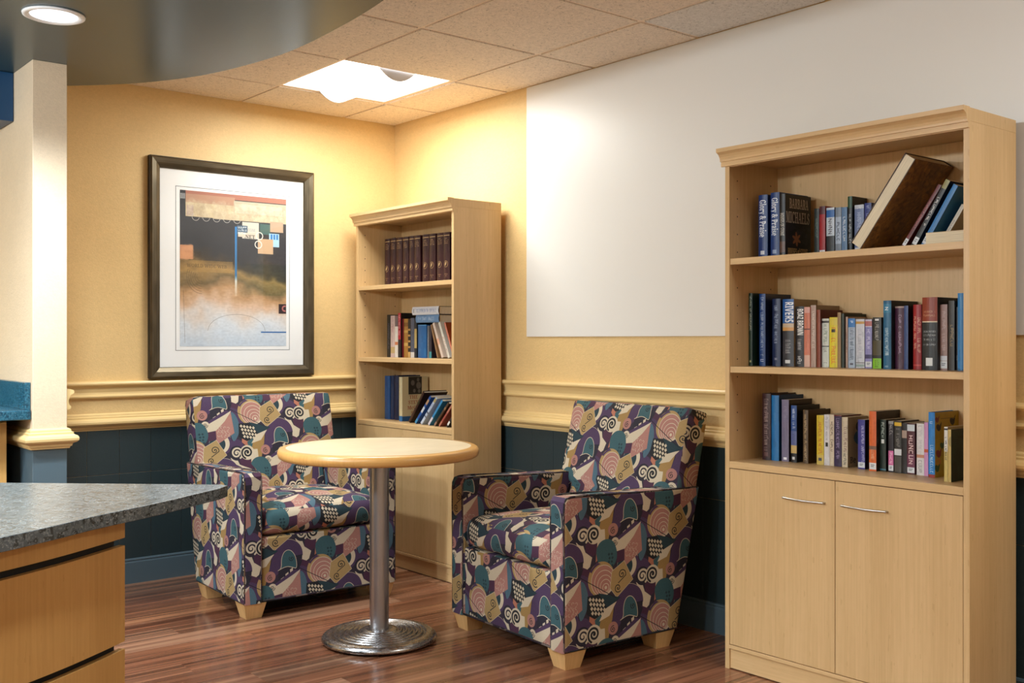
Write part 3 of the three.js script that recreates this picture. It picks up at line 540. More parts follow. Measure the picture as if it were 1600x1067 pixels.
  const leg = () => { const g = new THREE.CylinderGeometry(.07, .048, legH, 4, 1); g.rotateY(Math.PI / 4); g.translate(0, legH / 2, 0); return boxUV(g.toNonIndexed(), 'y'); };
  for (const [x, z] of [[-1, -.056], [1, -.056], [-1, -.5], [1, -.5]]) { const g = leg(); g.computeVertexNormals(); g.translate(x * (w - .055), 0, z); obj('leg', g, M.legWood, t); }
  return t;
}
armchair('patterned armchair facing the viewer behind the round table', [-1.03, 0, 1.012], -.045, { armA: [0.382, 0.052], armB: [.3, .2], front: [0.148, 0.013], seat: [0.376, 0.222], back: [0.22, 0.151] });
armchair('patterned armchair in front of the dark wainscot beside the right bookcase', [-.798, 0, 1.978], -1.63, { armA: [0.548, 0.011], armB: [0.544, 0.238], front: [0.03, 0.22], seat: [0.03, 0.22], back: [0.451, 0.145] });

// ------------------------------------------------------------------ books
const atlas = []; const PPM = 2000, AS = 2048;
function slot(wm, hm, draw) {
  const w = Math.max(8, Math.ceil(wm * PPM)), h = Math.ceil(hm * PPM);
  let A = atlas[atlas.length - 1];
  if (A && A.x + w + 4 > AS) { A.x = 2; A.y += A.row + 4; A.row = 0; }
  if (!A || A.y + h + 4 > AS) { const c = document.createElement('canvas'); c.width = c.height = AS; A = { c, g: c.getContext('2d'), x: 2, y: 2, row: 0, mat: std({ roughness: .42 }) }; atlas.push(A); }
  const s = { x: A.x, y: A.y, w, h, A }; A.x += w + 4; A.row = Math.max(A.row, h);
  const g = A.g; g.save(); g.translate(s.x, s.y); draw(g, w, h); g.restore(); return s;
}
const suv = (s, u, v) => [(s.x + 1 + u * (s.w - 2)) / AS, 1 - (s.y + 1 + (1 - v) * (s.h - 2)) / AS];
const fit = (g, txt, font, maxW, maxH) => { let z = maxH; g.font = font.replace('#', Math.round(z)); const w = g.measureText(txt).width; if (w > maxW) { z *= maxW / w; g.font = font.replace('#', Math.max(4, Math.round(z * 10) / 10)); } return z; };
// lettering drawn to fill a box, condensed or widened within limits
function boxText(g, txt, font, x, y, w, h) { g.font = 'bold 100px ' + font; const tw = g.measureText(txt).width; let sx = w / tw, sy = h / 78; if (sy > sx * 2.6) sy = sx * 2.6; if (sx > sy * 1.7) sx = sy * 1.7; g.save(); g.translate(x, y); g.scale(sx, sy); g.textAlign = 'center'; g.textBaseline = 'alphabetic'; g.fillText(txt, 0, 36); g.restore(); }
const READABLE = ['Glory & Praise', 'RIVERS', 'BOAZ BROWN', 'HOUSES OF STONE'];
function drawSpine(g, w, h, s) {
  g.fillStyle = s.c; g.fillRect(-1, -1, w + 2, h + 2);
  for (let i = 0; i < 40; i++) { g.fillStyle = rnd() > .5 ? 'rgba(255,255,255,.035)' : 'rgba(0,0,0,.05)'; g.fillRect(rnd() * w, rnd() * h, rnd() * w * .3, rnd() * h * .25); }
  for (const [a, b, c] of s.b || []) { g.fillStyle = c; g.fillRect(-1, a * h, w + 2, (b - a) * h); }
  if (s.enc !== undefined) {
    g.fillStyle = '#b09468'; g.fillRect(w * .04, .055 * h, w * .92, .018 * h); g.fillRect(w * .04, .955 * h, w * .92, .016 * h);
    g.textAlign = 'center'; g.fillStyle = '#c0a272'; [3, 7, 8, 6].forEach((n, i) => { g.save(); g.translate(w / 2, (.12 + i * .033) * h); strokes(g, n, w * .66, h * .028); g.restore(); });
    g.strokeStyle = '#c4a46c'; g.lineWidth = 3; g.beginPath(); g.ellipse(w / 2, .63 * h, w * .26, .062 * h, 0, 0, 7); g.stroke(); g.lineWidth = 2; g.fillStyle = '#b59c70'; g.beginPath(); g.ellipse(w * .46, .625 * h, w * .09, .042 * h, .5, 0, 7); g.fill();
    g.fillStyle = '#c0a272'; for (const [n, y] of [[6, .83], [2, .865]]) { g.save(); g.translate(w / 2, y * h); strokes(g, n, w * .5, h * .022); g.restore(); }
  }
  g.textBaseline = 'middle';
  for (const [txt, col, a, b, xa = .15, xb = .85] of s.t || []) { g.save(); g.fillStyle = col; g.translate((xa + xb) / 2 * w, (a + b) / 2 * h); g.rotate(Math.PI / 2); if (READABLE.includes(txt)) boxText(g, txt, /[a-z]/.test(txt) ? 'serif' : 'sans-serif', 0, 0, (b - a) * h, (xb - xa) * w); else strokes(g, txt.length, (b - a) * h, (xb - xa) * w * .8); g.restore(); }
  for (const [txt, col, y] of s.h || []) { g.save(); g.fillStyle = col; g.translate(w / 2, y * h); strokes(g, txt.length, w * .8, h * .035); g.restore(); }
  for (const [col, a, b] of s.sq || []) { g.fillStyle = col; g.fillRect(w * .28, a * h, w * .44, (b - a) * h); }
  if (s.lab) { g.fillStyle = '#d9dde2'; g.fillRect(w * .04, .86 * h, w * .92, .11 * h); g.fillStyle = '#6a7078'; g.fillRect(w * .25, .89 * h, w * .5, .012 * h); g.fillRect(w * .25, .915 * h, w * .4, .012 * h); if (s.lab > 1) { g.fillStyle = '#cfd2da'; g.fillRect(w * .04, .78 * h, w * .92, .075 * h); } }
  g.textBaseline = 'alphabetic';
}
const covers = {
  stone(g, w, h) { g.fillStyle = '#101113'; g.fillRect(0, 0, w, h); for (let i = 0; i < 160; i++) { g.fillStyle = ['rgba(60,66,72,.25)', 'rgba(30,36,34,.4)', 'rgba(20,20,24,.5)'][i % 3]; g.beginPath(); g.arc((.1 + rnd() * .8) * w, (.48 + rnd() * .3) * h, rnd() * w * .07, 0, 7); g.fill(); } g.fillStyle = '#8a5a38'; for (let k = 0; k < 6; k++) { g.save(); g.translate(w * .45, h * .7); g.rotate(k * 1.05 + .4); g.beginPath(); g.ellipse(w * .08, 0, w * .09, w * .035, 0, 0, 7); g.fill(); g.restore(); } g.textAlign = 'center'; g.fillStyle = '#a39a92'; g.fillStyle = '#bdb2a6'; boxText(g, 'BARBARA', 'serif', w * .54, h * .14, w * .72, h * .17); boxText(g, 'MICHAELS', 'serif', w * .5, h * .36, w * .9, h * .19); g.fillStyle = '#cfa868'; boxText(g, 'HOUSES of STONE', 'serif', w * .5, h * .9, w * .76, h * .11); },
  marble(g, w, h) { g.fillStyle = '#79532a'; g.fillRect(0, 0, w, h); for (let i = 0; i < 700; i++) { g.fillStyle = ['rgba(190,130,58,.34)', 'rgba(48,28,16,.26)', 'rgba(110,68,32,.25)', 'rgba(200,140,60,.22)'][i % 4]; g.beginPath(); g.ellipse(rnd() * w, rnd() * h, rnd() * w * .09, rnd() * h * .03, rnd() * 3, 0, 7); g.fill(); } g.strokeStyle = 'rgba(170,120,60,.4)'; g.lineWidth = 2; for (let k = 0; k < 4; k++) { g.beginPath(); g.moveTo(rnd() * w, rnd() * h); g.bezierCurveTo(rnd() * w, rnd() * h, rnd() * w, rnd() * h, rnd() * w, rnd() * h); g.stroke(); } g.fillStyle = '#c8ab74'; g.fillRect(w * .03, h * .93, w * .3, h * .05); },
  beige(g, w, h) { g.fillStyle = '#a99a80'; g.fillRect(0, 0, w, h); g.fillStyle = '#30607c'; g.beginPath(); g.ellipse(w * .6, h * .42, w * .28, h * .14, 0, 0, 7); g.fill(); g.fillStyle = '#1d2a34'; g.beginPath(); g.arc(w * .56, h * .2, w * .14, 0, 7); g.fill(); g.fillStyle = '#141414'; g.font = 'bold ' + Math.round(h * .17) + 'px serif'; g.textAlign = 'left'; g.fillText('Be', w * .12, h * .92); },
  hens(g, w, h) { g.fillStyle = '#b89a1c'; g.fillRect(0, 0, w, h); for (let i = 0; i < 120; i++) { g.fillStyle = 'rgba(150,128,20,.2)'; g.beginPath(); g.arc(rnd() * w, rnd() * h, rnd() * w * .08, 0, 7); g.fill(); } for (const [x, y, r, c] of [[.1, .12, .07, '#7a2418'], [.16, .24, .09, '#1c1a16'], [.72, .16, .1, '#23221c'], [.16, .64, .1, '#8a2a1e'], [.1, .86, .09, '#2c5a34'], [.3, .52, .08, '#2c5a34'], [.5, .3, .09, '#7a2418'], [.55, .7, .11, '#2a5a66'], [.8, .55, .1, '#8a2a1e']]) { g.fillStyle = c; g.beginPath(); g.ellipse(x * w, y * h, r * w, r * w * .7, .6, 0, 7); g.fill(); g.beginPath(); g.moveTo(x * w, y * h); g.lineTo((x + r * 1.5) * w, (y - r) * h); g.lineTo((x + r) * w, (y + r * .4) * h); g.fill(); } g.fillStyle = '#d8703a'; g.font = 'bold ' + Math.round(h * .12) + 'px serif'; g.textAlign = 'left'; g.fillText('Ch', w * .06, h * .8); g.fillStyle = '#7d6a12'; g.fillRect(w * .25, h * .1, w * .6, h * .012); },
  green(g, w, h) { g.fillStyle = '#1c3a33'; g.fillRect(0, 0, w, h); for (let i = 0; i < 80; i++) { g.fillStyle = 'rgba(10,24,20,.2)'; g.beginPath(); g.arc(rnd() * w, rnd() * h, rnd() * w * .15, 0, 7); g.fill(); } g.fillStyle = '#0e211d'; g.fillRect(w * .3, h * .14, w * .6, h * .04); },
  bio(g, w, h) { g.fillStyle = '#c6b58c'; g.fillRect(0, 0, w, h); g.fillStyle = '#24507c'; g.fillRect(0, h * .89, w, h * .11); g.fillStyle = '#111012'; g.fillRect(w * .26, 0, w * .5, h * .4); g.fillStyle = '#5a544e'; for (const [x, y, r] of [[.42, .14, .07], [.64, .2, .09], [.62, .07, .05], [.48, .32, .05], [.66, .33, .05]]) { g.beginPath(); g.ellipse(x * w, y * h, r * w, r * w * 1.25, 0, 0, 7); g.fill(); } g.fillStyle = '#96482c'; g.textAlign = 'center'; [['THE', .5], ['STEV', .62], ['McQU', .74], ['ST', .86]].forEach(([t, y]) => { fit(g, t, 'bold #px serif', w * .62, h * .11); g.fillText(t, w * .45, h * y); }); },
};
function bookGeo(t, h, d, s, hb) {
  const th = hb ? .0022 : .0008, bul = Math.min(hb ? t * .13 : t * .04, .005), sh = new THREE.Shape(), n = 6;       // plan (x = depth, y = -z)
  sh.moveTo(d, 0); sh.lineTo(bul, 0); for (let i = 1; i < n; i++) { const q = i / n; sh.lineTo(bul - bul * Math.sin(q * Math.PI), -t * q); } sh.lineTo(bul, -t); sh.lineTo(d, -t); sh.lineTo(d, -t + th); sh.lineTo(bul + th, -t + th); sh.lineTo(bul + th, -th); sh.lineTo(d, -th);
  const e = new THREE.ExtrudeGeometry(sh, { depth: h, bevelEnabled: false }); e.rotateX(-Math.PI / 2);
  return clean(e);
}
function book(x, y, z, t, h, d, lean, s, label, group) {
  const o = thing('book', label, 'book', [x, y + .0004, z], 0, group);
  const sp = slot(t, h, (g, w2, h2) => drawSpine(g, w2, h2, s));
  const sc = slot(.004, .006, (g, w2, h2) => { g.fillStyle = s.side || s.c; g.fillRect(-1, -1, w2 + 2, h2 + 2); });
  const cv = s.cov ? slot(d, h, (g, w2, h2) => covers[s.cov](g, w2, h2)) : null;
  const g = bookGeo(t, h, d, s, s.hb), p = g.attributes.position, nn = g.attributes.normal, uv = new Float32Array(p.count * 2);
  const sets = new Map(); // triangles by atlas page
  for (let i = 0; i < p.count; i += 3) {
    const nx = nn.getX(i), ny = nn.getY(i), nz = nn.getZ(i), mx = (p.getX(i) + p.getX(i + 1) + p.getX(i + 2)) / 3, mz = (p.getZ(i) + p.getZ(i + 1) + p.getZ(i + 2)) / 3;
    let S = sc, f = () => [.5, .5];
    if (nx < -.25 && mx < .0075 && Math.abs(ny) < .5) { S = sp; f = (j) => [p.getZ(j) / t, p.getY(j) / h]; }
    else if (cv && (s.fore ? nz < -.8 && mz < .0003 : nz > .8 && mz > t - .0003)) { S = cv; f = (j) => [p.getX(j) / d, p.getY(j) / h]; }
    for (let j = i; j < i + 3; j++) { const [a, b] = f(j); const q = suv(S, a, b); uv[j * 2] = q[0]; uv[j * 2 + 1] = q[1]; }
    if (!sets.has(S.A)) sets.set(S.A, []); sets.get(S.A).push(i);
  }
  g.setAttribute('uv', new THREE.BufferAttribute(uv, 2));
    const pick = (list) => { const q = new THREE.BufferGeometry(); for (const [k, sz] of [['position', 3], ['normal', 3], ['uv', 2]]) { const src = g.attributes[k].array, dst = new Float32Array(list.length * 3 * sz); list.forEach((i, n) => dst.set(src.subarray(i * sz, (i + 3) * sz), n * 3 * sz)); q.setAttribute(k, new THREE.BufferAttribute(dst, sz)); } return q; };
  const iny = s.hb ? .003 : .0004, thk = s.hb ? .0024 : .001;
  const parts = []; for (const [A, list] of sets) parts.push(['cover', pick(list), A.mat]);
  parts.push(['pages', bx(.006, d - (s.hb ? .003 : .0005), iny, h - iny, thk, t - thk, 0, 'y'), M.pages]);
  for (const [n, geo, m] of parts) {
    if (s.fore) { geo.translate(-d / 2, 0, -t / 2); geo.rotateY(Math.PI); geo.translate(d / 2, 0, t / 2); }
    obj(n, geo, m, o);
  }
  if (lean) { o.rotation.x = lean; if (lean > 0) { o.position.y += t * Math.sin(lean); } else { o.position.z += 0; } }
  return o;
}
const BOOKS = [
  [-0.225,1.465,2.726,0.039,0.23,0.17,0,{c:'#12336f',hb:1,t:[['Glory & Praise','#e8ecf2',.08,.66]],sq:[['#c9cdd6',.87,.93]]},"blue hardback with white lettering, the outermost at the left, on top shelf, right bookcase","books on the top shelf of the right-hand bookcase"],
  [-0.225,1.465,2.779,0.037,0.233,0.175,0,{c:'#133775',hb:1,t:[['Glory & Praise','#e8ecf2',.08,.66]],sq:[['#8fa0c0',.87,.93]]},"slightly taller blue hardback with white lettering, second from the left, on top shelf, right bookcase","books on the top shelf of the right-hand bookcase"],
  [-0.235,1.465,2.826,0.023,0.223,0.155,0,{c:'#17181c',hb:1,t:[['HOUSES OF STONE','#b9b2a8',.3,.66]],b:[[.75,.92,'#5a4038']],cov:'stone'},"black novel showing its cover with ornate silver title lettering on top shelf, right bookcase","books on the top shelf of the right-hand bookcase"],
  [-0.135,1.465,2.901,0.019,0.172,0.086,0,{c:'#16201c',t:[['the garden','#6c7f78',.2,.6]]},"thin dark green paperback wedged right of the black novel on top shelf, right bookcase","books on the top shelf of the right-hand bookcase"],
  [-0.135,1.465,2.922,0.023,0.178,0.086,0,{c:'#a3141f',b:[[0,.16,'#4a0f1c']],lab:1},"bright red paperback with a white label at its foot on top shelf, right bookcase","books on the top shelf of the right-hand bookcase"],
  [-0.135,1.465,2.95,0.032,0.17,0.086,0,{c:'#1b1f26',b:[[0,.58,'#c3ccd8'],[.05,.2,'#1f5fa8'],[.9,1,'#c8ccd0']],t:[['NORA','#445',.22,.55]]},"paperback half white and half black with a small blue emblem on top shelf, right bookcase","books on the top shelf of the right-hand bookcase"],
  [-0.135,1.465,2.986,0.023,0.168,0.086,0,{c:'#7b8798',b:[[.2,.75,'#a9b7cc']],t:[['silver','#2a3350',.3,.7]]},"silver grey paperback left of the steel blue one on top shelf, right bookcase","books on the top shelf of the right-hand bookcase"],
  [-0.135,1.465,3.011,0.021,0.166,0.086,0,{c:'#5b7fa8',t:[['MOUNTAIN','#dfe7ee',.1,.8]]},"steel blue paperback next to the tall dark green book on top shelf, right bookcase","books on the top shelf of the right-hand bookcase"],
  [-0.143,1.465,3.039,0.017,0.2,0.093,0,{c:'#15171b',hb:1,b:[[0,.2,'#21492f']],t:[['LEGAL TENDER','#b8bcc0',.22,.9]],side:'#0c0e11'},"tall black book whose spine top is green on top shelf, right bookcase","books on the top shelf of the right-hand bookcase"],
  [-0.14,1.465,3.064,0.035,0.168,0.09,0,{c:'#6c7da8',b:[[0,.08,'#b9c0cc'],[.62,.72,'#c7cbe0']],t:[['Jo','#e6eaf5',.02,.1],['Seaside','#b9c6e4',.15,.55]],lab:1},"grey blue paperback with a pale band on top shelf, right bookcase","books on the top shelf of the right-hand bookcase"],
  [-0.14,1.465,3.102,0.025,0.171,0.09,0,{c:'#1d2c78',t:[['star','#e8ecff',.05,.12],['Winter','#8ea0d8',.2,.6]]},"royal blue paperback behind the huge tilted volume on top shelf, right bookcase","books on the top shelf of the right-hand bookcase"],
  [-0.295,1.465,3.148,0.042,0.329,0.24,0.6234,{c:'#3a2415',hb:1,fore:1,cov:'marble',side:'#3a2415'},"huge tilted marbled volume with white page edges facing out on top shelf, right bookcase","books on the top shelf of the right-hand bookcase"],
  [-0.245,1.465,3.297,0.012,0.221,0.15,0.5955,{c:'#5d1a1e',t:[['THE WINTER QUEEN','#b06a64',.1,.85]],lab:1},"slanting dark red book nearest the huge marbled volume on top shelf, right bookcase","books on the top shelf of the right-hand bookcase"],
  [-0.245,1.465,3.33,0.016,0.226,0.16,0.5351,{c:'#15161a',b:[[0,.13,'#8b8752']],t:[['OLD DIERVIVE','#e6e6e6',.16,.78]],lab:1},"slanting black book with large white letters on top shelf, right bookcase","books on the top shelf of the right-hand bookcase"],
  [-0.245,1.465,3.364,0.016,0.206,0.16,0.5396,{c:'#2a77b8',lab:1},"slanting bright blue book with a label at its foot on top shelf, right bookcase","books on the top shelf of the right-hand bookcase"],
  [-0.205,1.465,3.399,0.012,0.142,0.12,0.5646,{c:'#cfc6b4',t:[['essays','#8a8278',.3,.7]]},"slanting cream book behind the yellowed flat paperback on top shelf, right bookcase","books on the top shelf of the right-hand bookcase"],
  [-0.225,1.08,2.685,0.015,0.264,0.17,0,{c:'#173524',hb:1,t:[['SCHOOL FOR THE BLIND','#d5d9c8',.04,.52]],sq:[['#c9c58c',.92,.95]],side:'#12281c'},"tall dark green book, the outermost at the left, on middle shelf, right bookcase","books on the middle shelf of the right-hand bookcase"],
  [-0.205,1.08,2.715,0.027,0.261,0.155,0,{c:'#173b78',hb:1,t:[['AN ILLUSTRATED HISTORY OF THE WORLD','#c8d2e4',.05,.86],['N','#eef',.88,.96]],side:'#0f2048'},"tall navy book beside the tall dark green one on middle shelf, right bookcase","books on the middle shelf of the right-hand bookcase"],
  [-0.195,1.08,2.764,0.035,0.242,0.146,0,{c:'#15284f',hb:1,t:[['Portrait of My Romance','#aebcd4',.1,.66],['o','#ccd',.86,.92]],side:'#0d1a38'},"navy hardback with script title on middle shelf, right bookcase","books on the middle shelf of the right-hand bookcase"],
  [-0.195,1.08,2.808,0.047,0.239,0.146,0,{c:'#32333b',hb:1,b:[[0,.36,'#235a9c'],[.36,.47,'#c8b295'],[.42,.47,'#d39a55']],t:[['RIVERS','#e6eaf0',.04,.35,.25,1],['The Atonement Child','#c8c8c8',.6,.8]],sq:[['#d8d8d8',.9,.95]],side:'#a8977c'},"thick book blue above and charcoal below with a photo band on middle shelf, right bookcase","books on the middle shelf of the right-hand bookcase"],
  [-0.195,1.08,2.863,0.035,0.212,0.146,0,{c:'#1e1f25',hb:1,t:[['BOAZ BROWN','#f0f0ee',.04,.48,.25,.95],['Michelle Stimpson','#cfd0d4',.54,.72],['PQI','#e8e8e8',.82,.95]],side:'#a98f70'},"black book with bold white capitals down the spine on middle shelf, right bookcase","books on the middle shelf of the right-hand bookcase"],
  [-0.195,1.08,2.901,0.023,0.209,0.14,0,{c:'#cf7a62',b:[[0,.1,'#d9a59a'],[.36,.38,'#6a3a34'],[.8,1,'#d8b0a0']]},"salmon pink paperback on middle shelf, right bookcase","books on the middle shelf of the right-hand bookcase"],
  [-0.19,1.08,2.9244,0.0206,0.215,0.141,0,{c:'#b49a8e',t:[['A PLACE OF HEALING','#e2d6cc',.1,.7]],side:'#9a8672'},"dusty pink grey book right of the salmon one on middle shelf, right bookcase","books on the middle shelf of the right-hand bookcase"],
  [-0.185,1.08,2.9454,0.0136,0.199,0.136,0,{c:'#8a3d25',side:'#5c1616'},"thin rust brown book with a dark red cover on middle shelf, right bookcase","books on the middle shelf of the right-hand bookcase"],
  [-0.175,1.08,2.9594,0.0276,0.168,0.11,0,{c:'#d3d8ce',b:[[.05,.09,'#333'],[.56,.58,'#2d3a38']],t:[['Listening','#5d7b6a',.12,.5],['Book','#444',.6,.7],['z','#556',.88,.94]]},"white paperback just left of the yellow one on middle shelf, right bookcase","books on the middle shelf of the right-hand bookcase"],
  [-0.175,1.08,2.989,0.031,0.172,0.11,0,{c:'#e2cf2c',b:[[.03,.16,'#d9c548']],t:[['THE SWEET HAND','#e2592a',.2,.94,.1,.95]],sq:[['#33301a',.24,.3]]},"bright yellow paperback with orange lettering on middle shelf, right bookcase","books on the middle shelf of the right-hand bookcase"],
  [-0.18,1.08,3.024,0.013,0.188,0.13,0,{c:'#9a7b52',side:'#8a6a48'},"narrow tan book right of the yellow paperback on middle shelf, right bookcase","books on the middle shelf of the right-hand bookcase"],
  [-0.185,1.08,3.041,0.011,0.184,0.136,0,{c:'#1b2a1e',hb:1,side:'#16201a'},"narrow dark green hardback with a deep cover on middle shelf, right bookcase","books on the middle shelf of the right-hand bookcase"],
  [-0.175,1.08,3.0524,0.0076,0.173,0.12,0,{c:'#c4a493',t:[['the summer before','#6a4a44',.1,.9]]},"thin pink beige paperback on middle shelf, right bookcase","books on the middle shelf of the right-hand bookcase"],
  [-0.175,1.08,3.062,0.026,0.167,0.11,0,{c:'#a8b8cc',b:[[0,.18,'#2f78c0']],t:[['2','#fff',.02,.12],['FAMILY DAVIDSON SERIES','#2d3c58',.2,.85,.1,.95]],sq:[['#556',.9,.94]]},"pale blue paperback with dark block lettering and a blue top on middle shelf, right bookcase","books on the middle shelf of the right-hand bookcase"],
  [-0.175,1.08,3.091,0.032,0.164,0.11,0,{c:'#cfd2dc',b:[[.05,.1,'#c99a4a'],[.88,.9,'#888'],[.92,.97,'#9aa']],t:[['Letters to a friend','#9aa0b4',.2,.8]]},"white paperback with a thin gold band near the top on middle shelf, right bookcase","books on the middle shelf of the right-hand bookcase"],
  [-0.175,1.08,3.126,0.025,0.163,0.11,0,{c:'#8f8cc4',b:[[0,.16,'#c9c4d8'],[.04,.14,'#b56a6a'],[.72,.8,'#3b3566']],t:[['Margaret','#d8d8f0',.2,.6]],lab:1},"lavender paperback with a white label on middle shelf, right bookcase","books on the middle shelf of the right-hand bookcase"],
  [-0.175,1.08,3.154,0.031,0.169,0.11,0,{c:'#191917',b:[[.45,.74,'#4b4328'],[.8,1,'#86c61f']],t:[['Janet Evans','#e4e2da',.1,.45],['FIVE','#2a3a10',.83,.97]],sq:[['#ddd',.03,.07]]},"black paperback with a lime green tag on middle shelf, right bookcase","books on the middle shelf of the right-hand bookcase"],
  [-0.215,1.08,3.215,0.028,0.222,0.165,0,{c:'#175f86',hb:1,b:[[.05,.18,'#2a7ba0']],t:[['t','#e8f0f4',.06,.18],['ONCE IN A Notebook','#dbe8ee',.4,.8],['a','#fff',.94,.98]],side:'#141e26'},"tall teal blue hardback standing proud of the black paperback on middle shelf, right bookcase","books on the middle shelf of the right-hand bookcase"],
  [-0.195,1.08,3.244,0.032,0.203,0.146,0,{c:'#4c2740',hb:1,b:[[0,.03,'#a58e86']],t:[['the glass lake','#a78aa6',.1,.8,.4,.8]],side:'#2b1626'},"plum coloured hardback right of the tall teal blue one on middle shelf, right bookcase","books on the middle shelf of the right-hand bookcase"],
  [-0.195,1.08,3.278,0.014,0.204,0.146,0,{c:'#1f3f7c',side:'#0e1424'},"narrow royal blue book right of the plum one on middle shelf, right bookcase","books on the middle shelf of the right-hand bookcase"],
  [-0.195,1.08,3.308,0.028,0.207,0.146,0,{c:'#9c1822',hb:1,t:[['ALLAN THE TRUSTED','#e6c4a4',.2,.74,.5,1],['DIARY OF DEATH','#e6c4a4',.18,.7,.05,.5]],b:[[.92,.94,'#c84a48']]},"red hardback with tall cream capitals on middle shelf, right bookcase","books on the middle shelf of the right-hand bookcase"],
  [-0.215,1.08,3.349,0.05,0.228,0.165,0,{c:'#14171c',hb:1,b:[[0,.33,'#8c3216'],[.33,.345,'#e8dcc4']],h:[['Reader Digest','#e6c8a0',.2],['Condensed','#d8b890',.25],['Best of the year','#d8dcde',.47],['The Winter','#d8dcde',.52],['The Harbour','#d8dcde',.58],['The Valley Road','#d8dcde',.65]],sq:[['#dfe4e6',.83,.94]],side:'#0d0f12'},"very thick book rust brown above and black below on middle shelf, right bookcase","books on the middle shelf of the right-hand bookcase"],
  [-0.195,1.08,3.3994,0.0236,0.205,0.146,0,{c:'#9a7a74',t:[['the quiet hour','#c4aca6',.1,.7]],lab:2},"mauve book with two pale labels at its foot on middle shelf, right bookcase","books on the middle shelf of the right-hand bookcase"],
  [-0.195,1.08,3.427,0.019,0.216,0.146,0,{c:'#211a17',t:[['GRISHAM','#a48a58',.25,.75,.2,.9]],side:'#1a1412'},"black brown book with dull gold letters on middle shelf, right bookcase","books on the middle shelf of the right-hand bookcase"],
  [-0.185,1.08,3.4464,0.006,0.196,0.136,0,{c:'#20242c',t:[['BELLS','#9ab',.7,.9]]},"very thin charcoal book beside the bright blue one on middle shelf, right bookcase","books on the middle shelf of the right-hand bookcase"],
  [-0.205,1.08,3.461,0.019,0.238,0.155,0,{c:'#2b7fbe',hb:1},"tall sky blue book, the outermost at the right, on middle shelf, right bookcase","books on the middle shelf of the right-hand bookcase"],
  [-0.205,0.742,2.728,0.036,0.239,0.155,0,{c:'#3a2024',hb:1,t:[['A DAUGHTER OF THE COMMANDER','#b39c94',.08,.86]],sq:[['#6a4a48',.88,.94]]},"dark brown maroon hardback, the outermost at the left, on lowest shelf, right bookcase","books on the lowest shelf of the right-hand bookcase"],
  [-0.2,0.742,2.7644,0.0316,0.234,0.151,0,{c:'#1f70ad',hb:1,side:'#123f6a'},"plain bright blue hardback beside the dark brown maroon one on lowest shelf, right bookcase","books on the lowest shelf of the right-hand bookcase"],
  [-0.19,0.742,2.803,0.03,0.22,0.141,0,{c:'#77708a',t:[['Redeeming','#8f889e',.1,.3]],sq:[['#e8e8ee',.93,.97]],side:'#2a1a14'},"grey violet paperback on lowest shelf, right bookcase","books on the lowest shelf of the right-hand bookcase"],
  [-0.19,0.742,2.841,0.024,0.201,0.141,0,{c:'#2c4f8e',hb:1,b:[[.45,.7,'#5a6496'],[.7,.84,'#c8a868'],[.84,1,'#15161c']],t:[['AFFINITY COAST','#dfe6f2',.06,.42],['Anne Marie','#48507a',.5,.7]],sq:[['#ccc',.9,.95]],side:'#0e1118'},"narrow book fading from blue through sand to black on lowest shelf, right bookcase","books on the lowest shelf of the right-hand bookcase"],
  [-0.185,0.742,2.888,0.021,0.187,0.136,0,{c:'#5a4630',hb:1,t:[['A House with Four Rooms','#c2a679',.08,.95]],side:'#3a2410'},"brown book with tan lettering and a dark brown cover on lowest shelf, right bookcase","books on the lowest shelf of the right-hand bookcase"],
  [-0.175,0.742,2.938,0.028,0.171,0.11,0,{c:'#d3b62a',b:[[.8,1,'#c9b05a']],t:[['DEADLY HARVEST','#b8542a',.14,.8]],sq:[['#445',.86,.92]]},"mustard yellow paperback with red lettering on lowest shelf, right bookcase","books on the lowest shelf of the right-hand bookcase"],
  [-0.175,0.742,2.968,0.021,0.175,0.11,0,{c:'#d6d2d4',t:[['One on the horse','#8a8690',.05,.5]],sq:[['#222',.55,.63]]},"white paperback with a small black picture on lowest shelf, right bookcase","books on the lowest shelf of the right-hand bookcase"],
  [-0.175,0.742,2.99,0.017,0.176,0.11,0,{c:'#d2c3ac',t:[['Grace Hunter','#5a4438',.06,.8]]},"cream paperback squeezed beside the white one on lowest shelf, right bookcase","books on the lowest shelf of the right-hand bookcase"],
  [-0.175,0.742,3.008,0.028,0.175,0.12,0,{c:'#2b1c44',b:[[0,.02,'#701828']],t:[['LANDSCAPES OF MEMORY','#a89ac0',.06,.85]],side:'#5a1420'},"dark purple book with a crimson cover on lowest shelf, right bookcase","books on the lowest shelf of the right-hand bookcase"],
  [-0.175,0.742,3.038,0.022,0.17,0.12,0,{c:'#cdbfa6',t:[['Gary Rawlins','#6a3f4a',.2,.7,.2,1],['Inner','#555',.72,.95]],cov:'beige'},"cream book showing part of a cover with a blue figure on lowest shelf, right bookcase","books on the lowest shelf of the right-hand bookcase"],
  [-0.175,0.742,3.099,0.026,0.165,0.12,0,{c:'#3a3a8c',t:[['THE PRAYER BOX CHANGES','#cfcfec',.12,.86,.4,1]],lab:1,side:'#191b48'},"violet blue paperback with a white label on lowest shelf, right bookcase","books on the lowest shelf of the right-hand bookcase"],
  [-0.195,0.742,3.153,0.026,0.197,0.146,0,{c:'#d8662c',b:[[.58,.64,'#7a5a48']],t:[['Recipes','#f0c8a8',.64,.8]],lab:1,side:'#2a2016'},"orange hardback with a white label on lowest shelf, right bookcase","books on the lowest shelf of the right-hand bookcase"],
  [-0.175,0.742,3.1794,0.0226,0.17,0.12,0,{c:'#1d2c22',t:[['FALCON','#c6d2c8',.05,.35]],sq:[['#e0e4e0',.38,.46]],b:[[.95,.97,'#4a8aa0']],side:'#161413'},"dark green paperback with a pale round emblem on lowest shelf, right bookcase","books on the lowest shelf of the right-hand bookcase"],
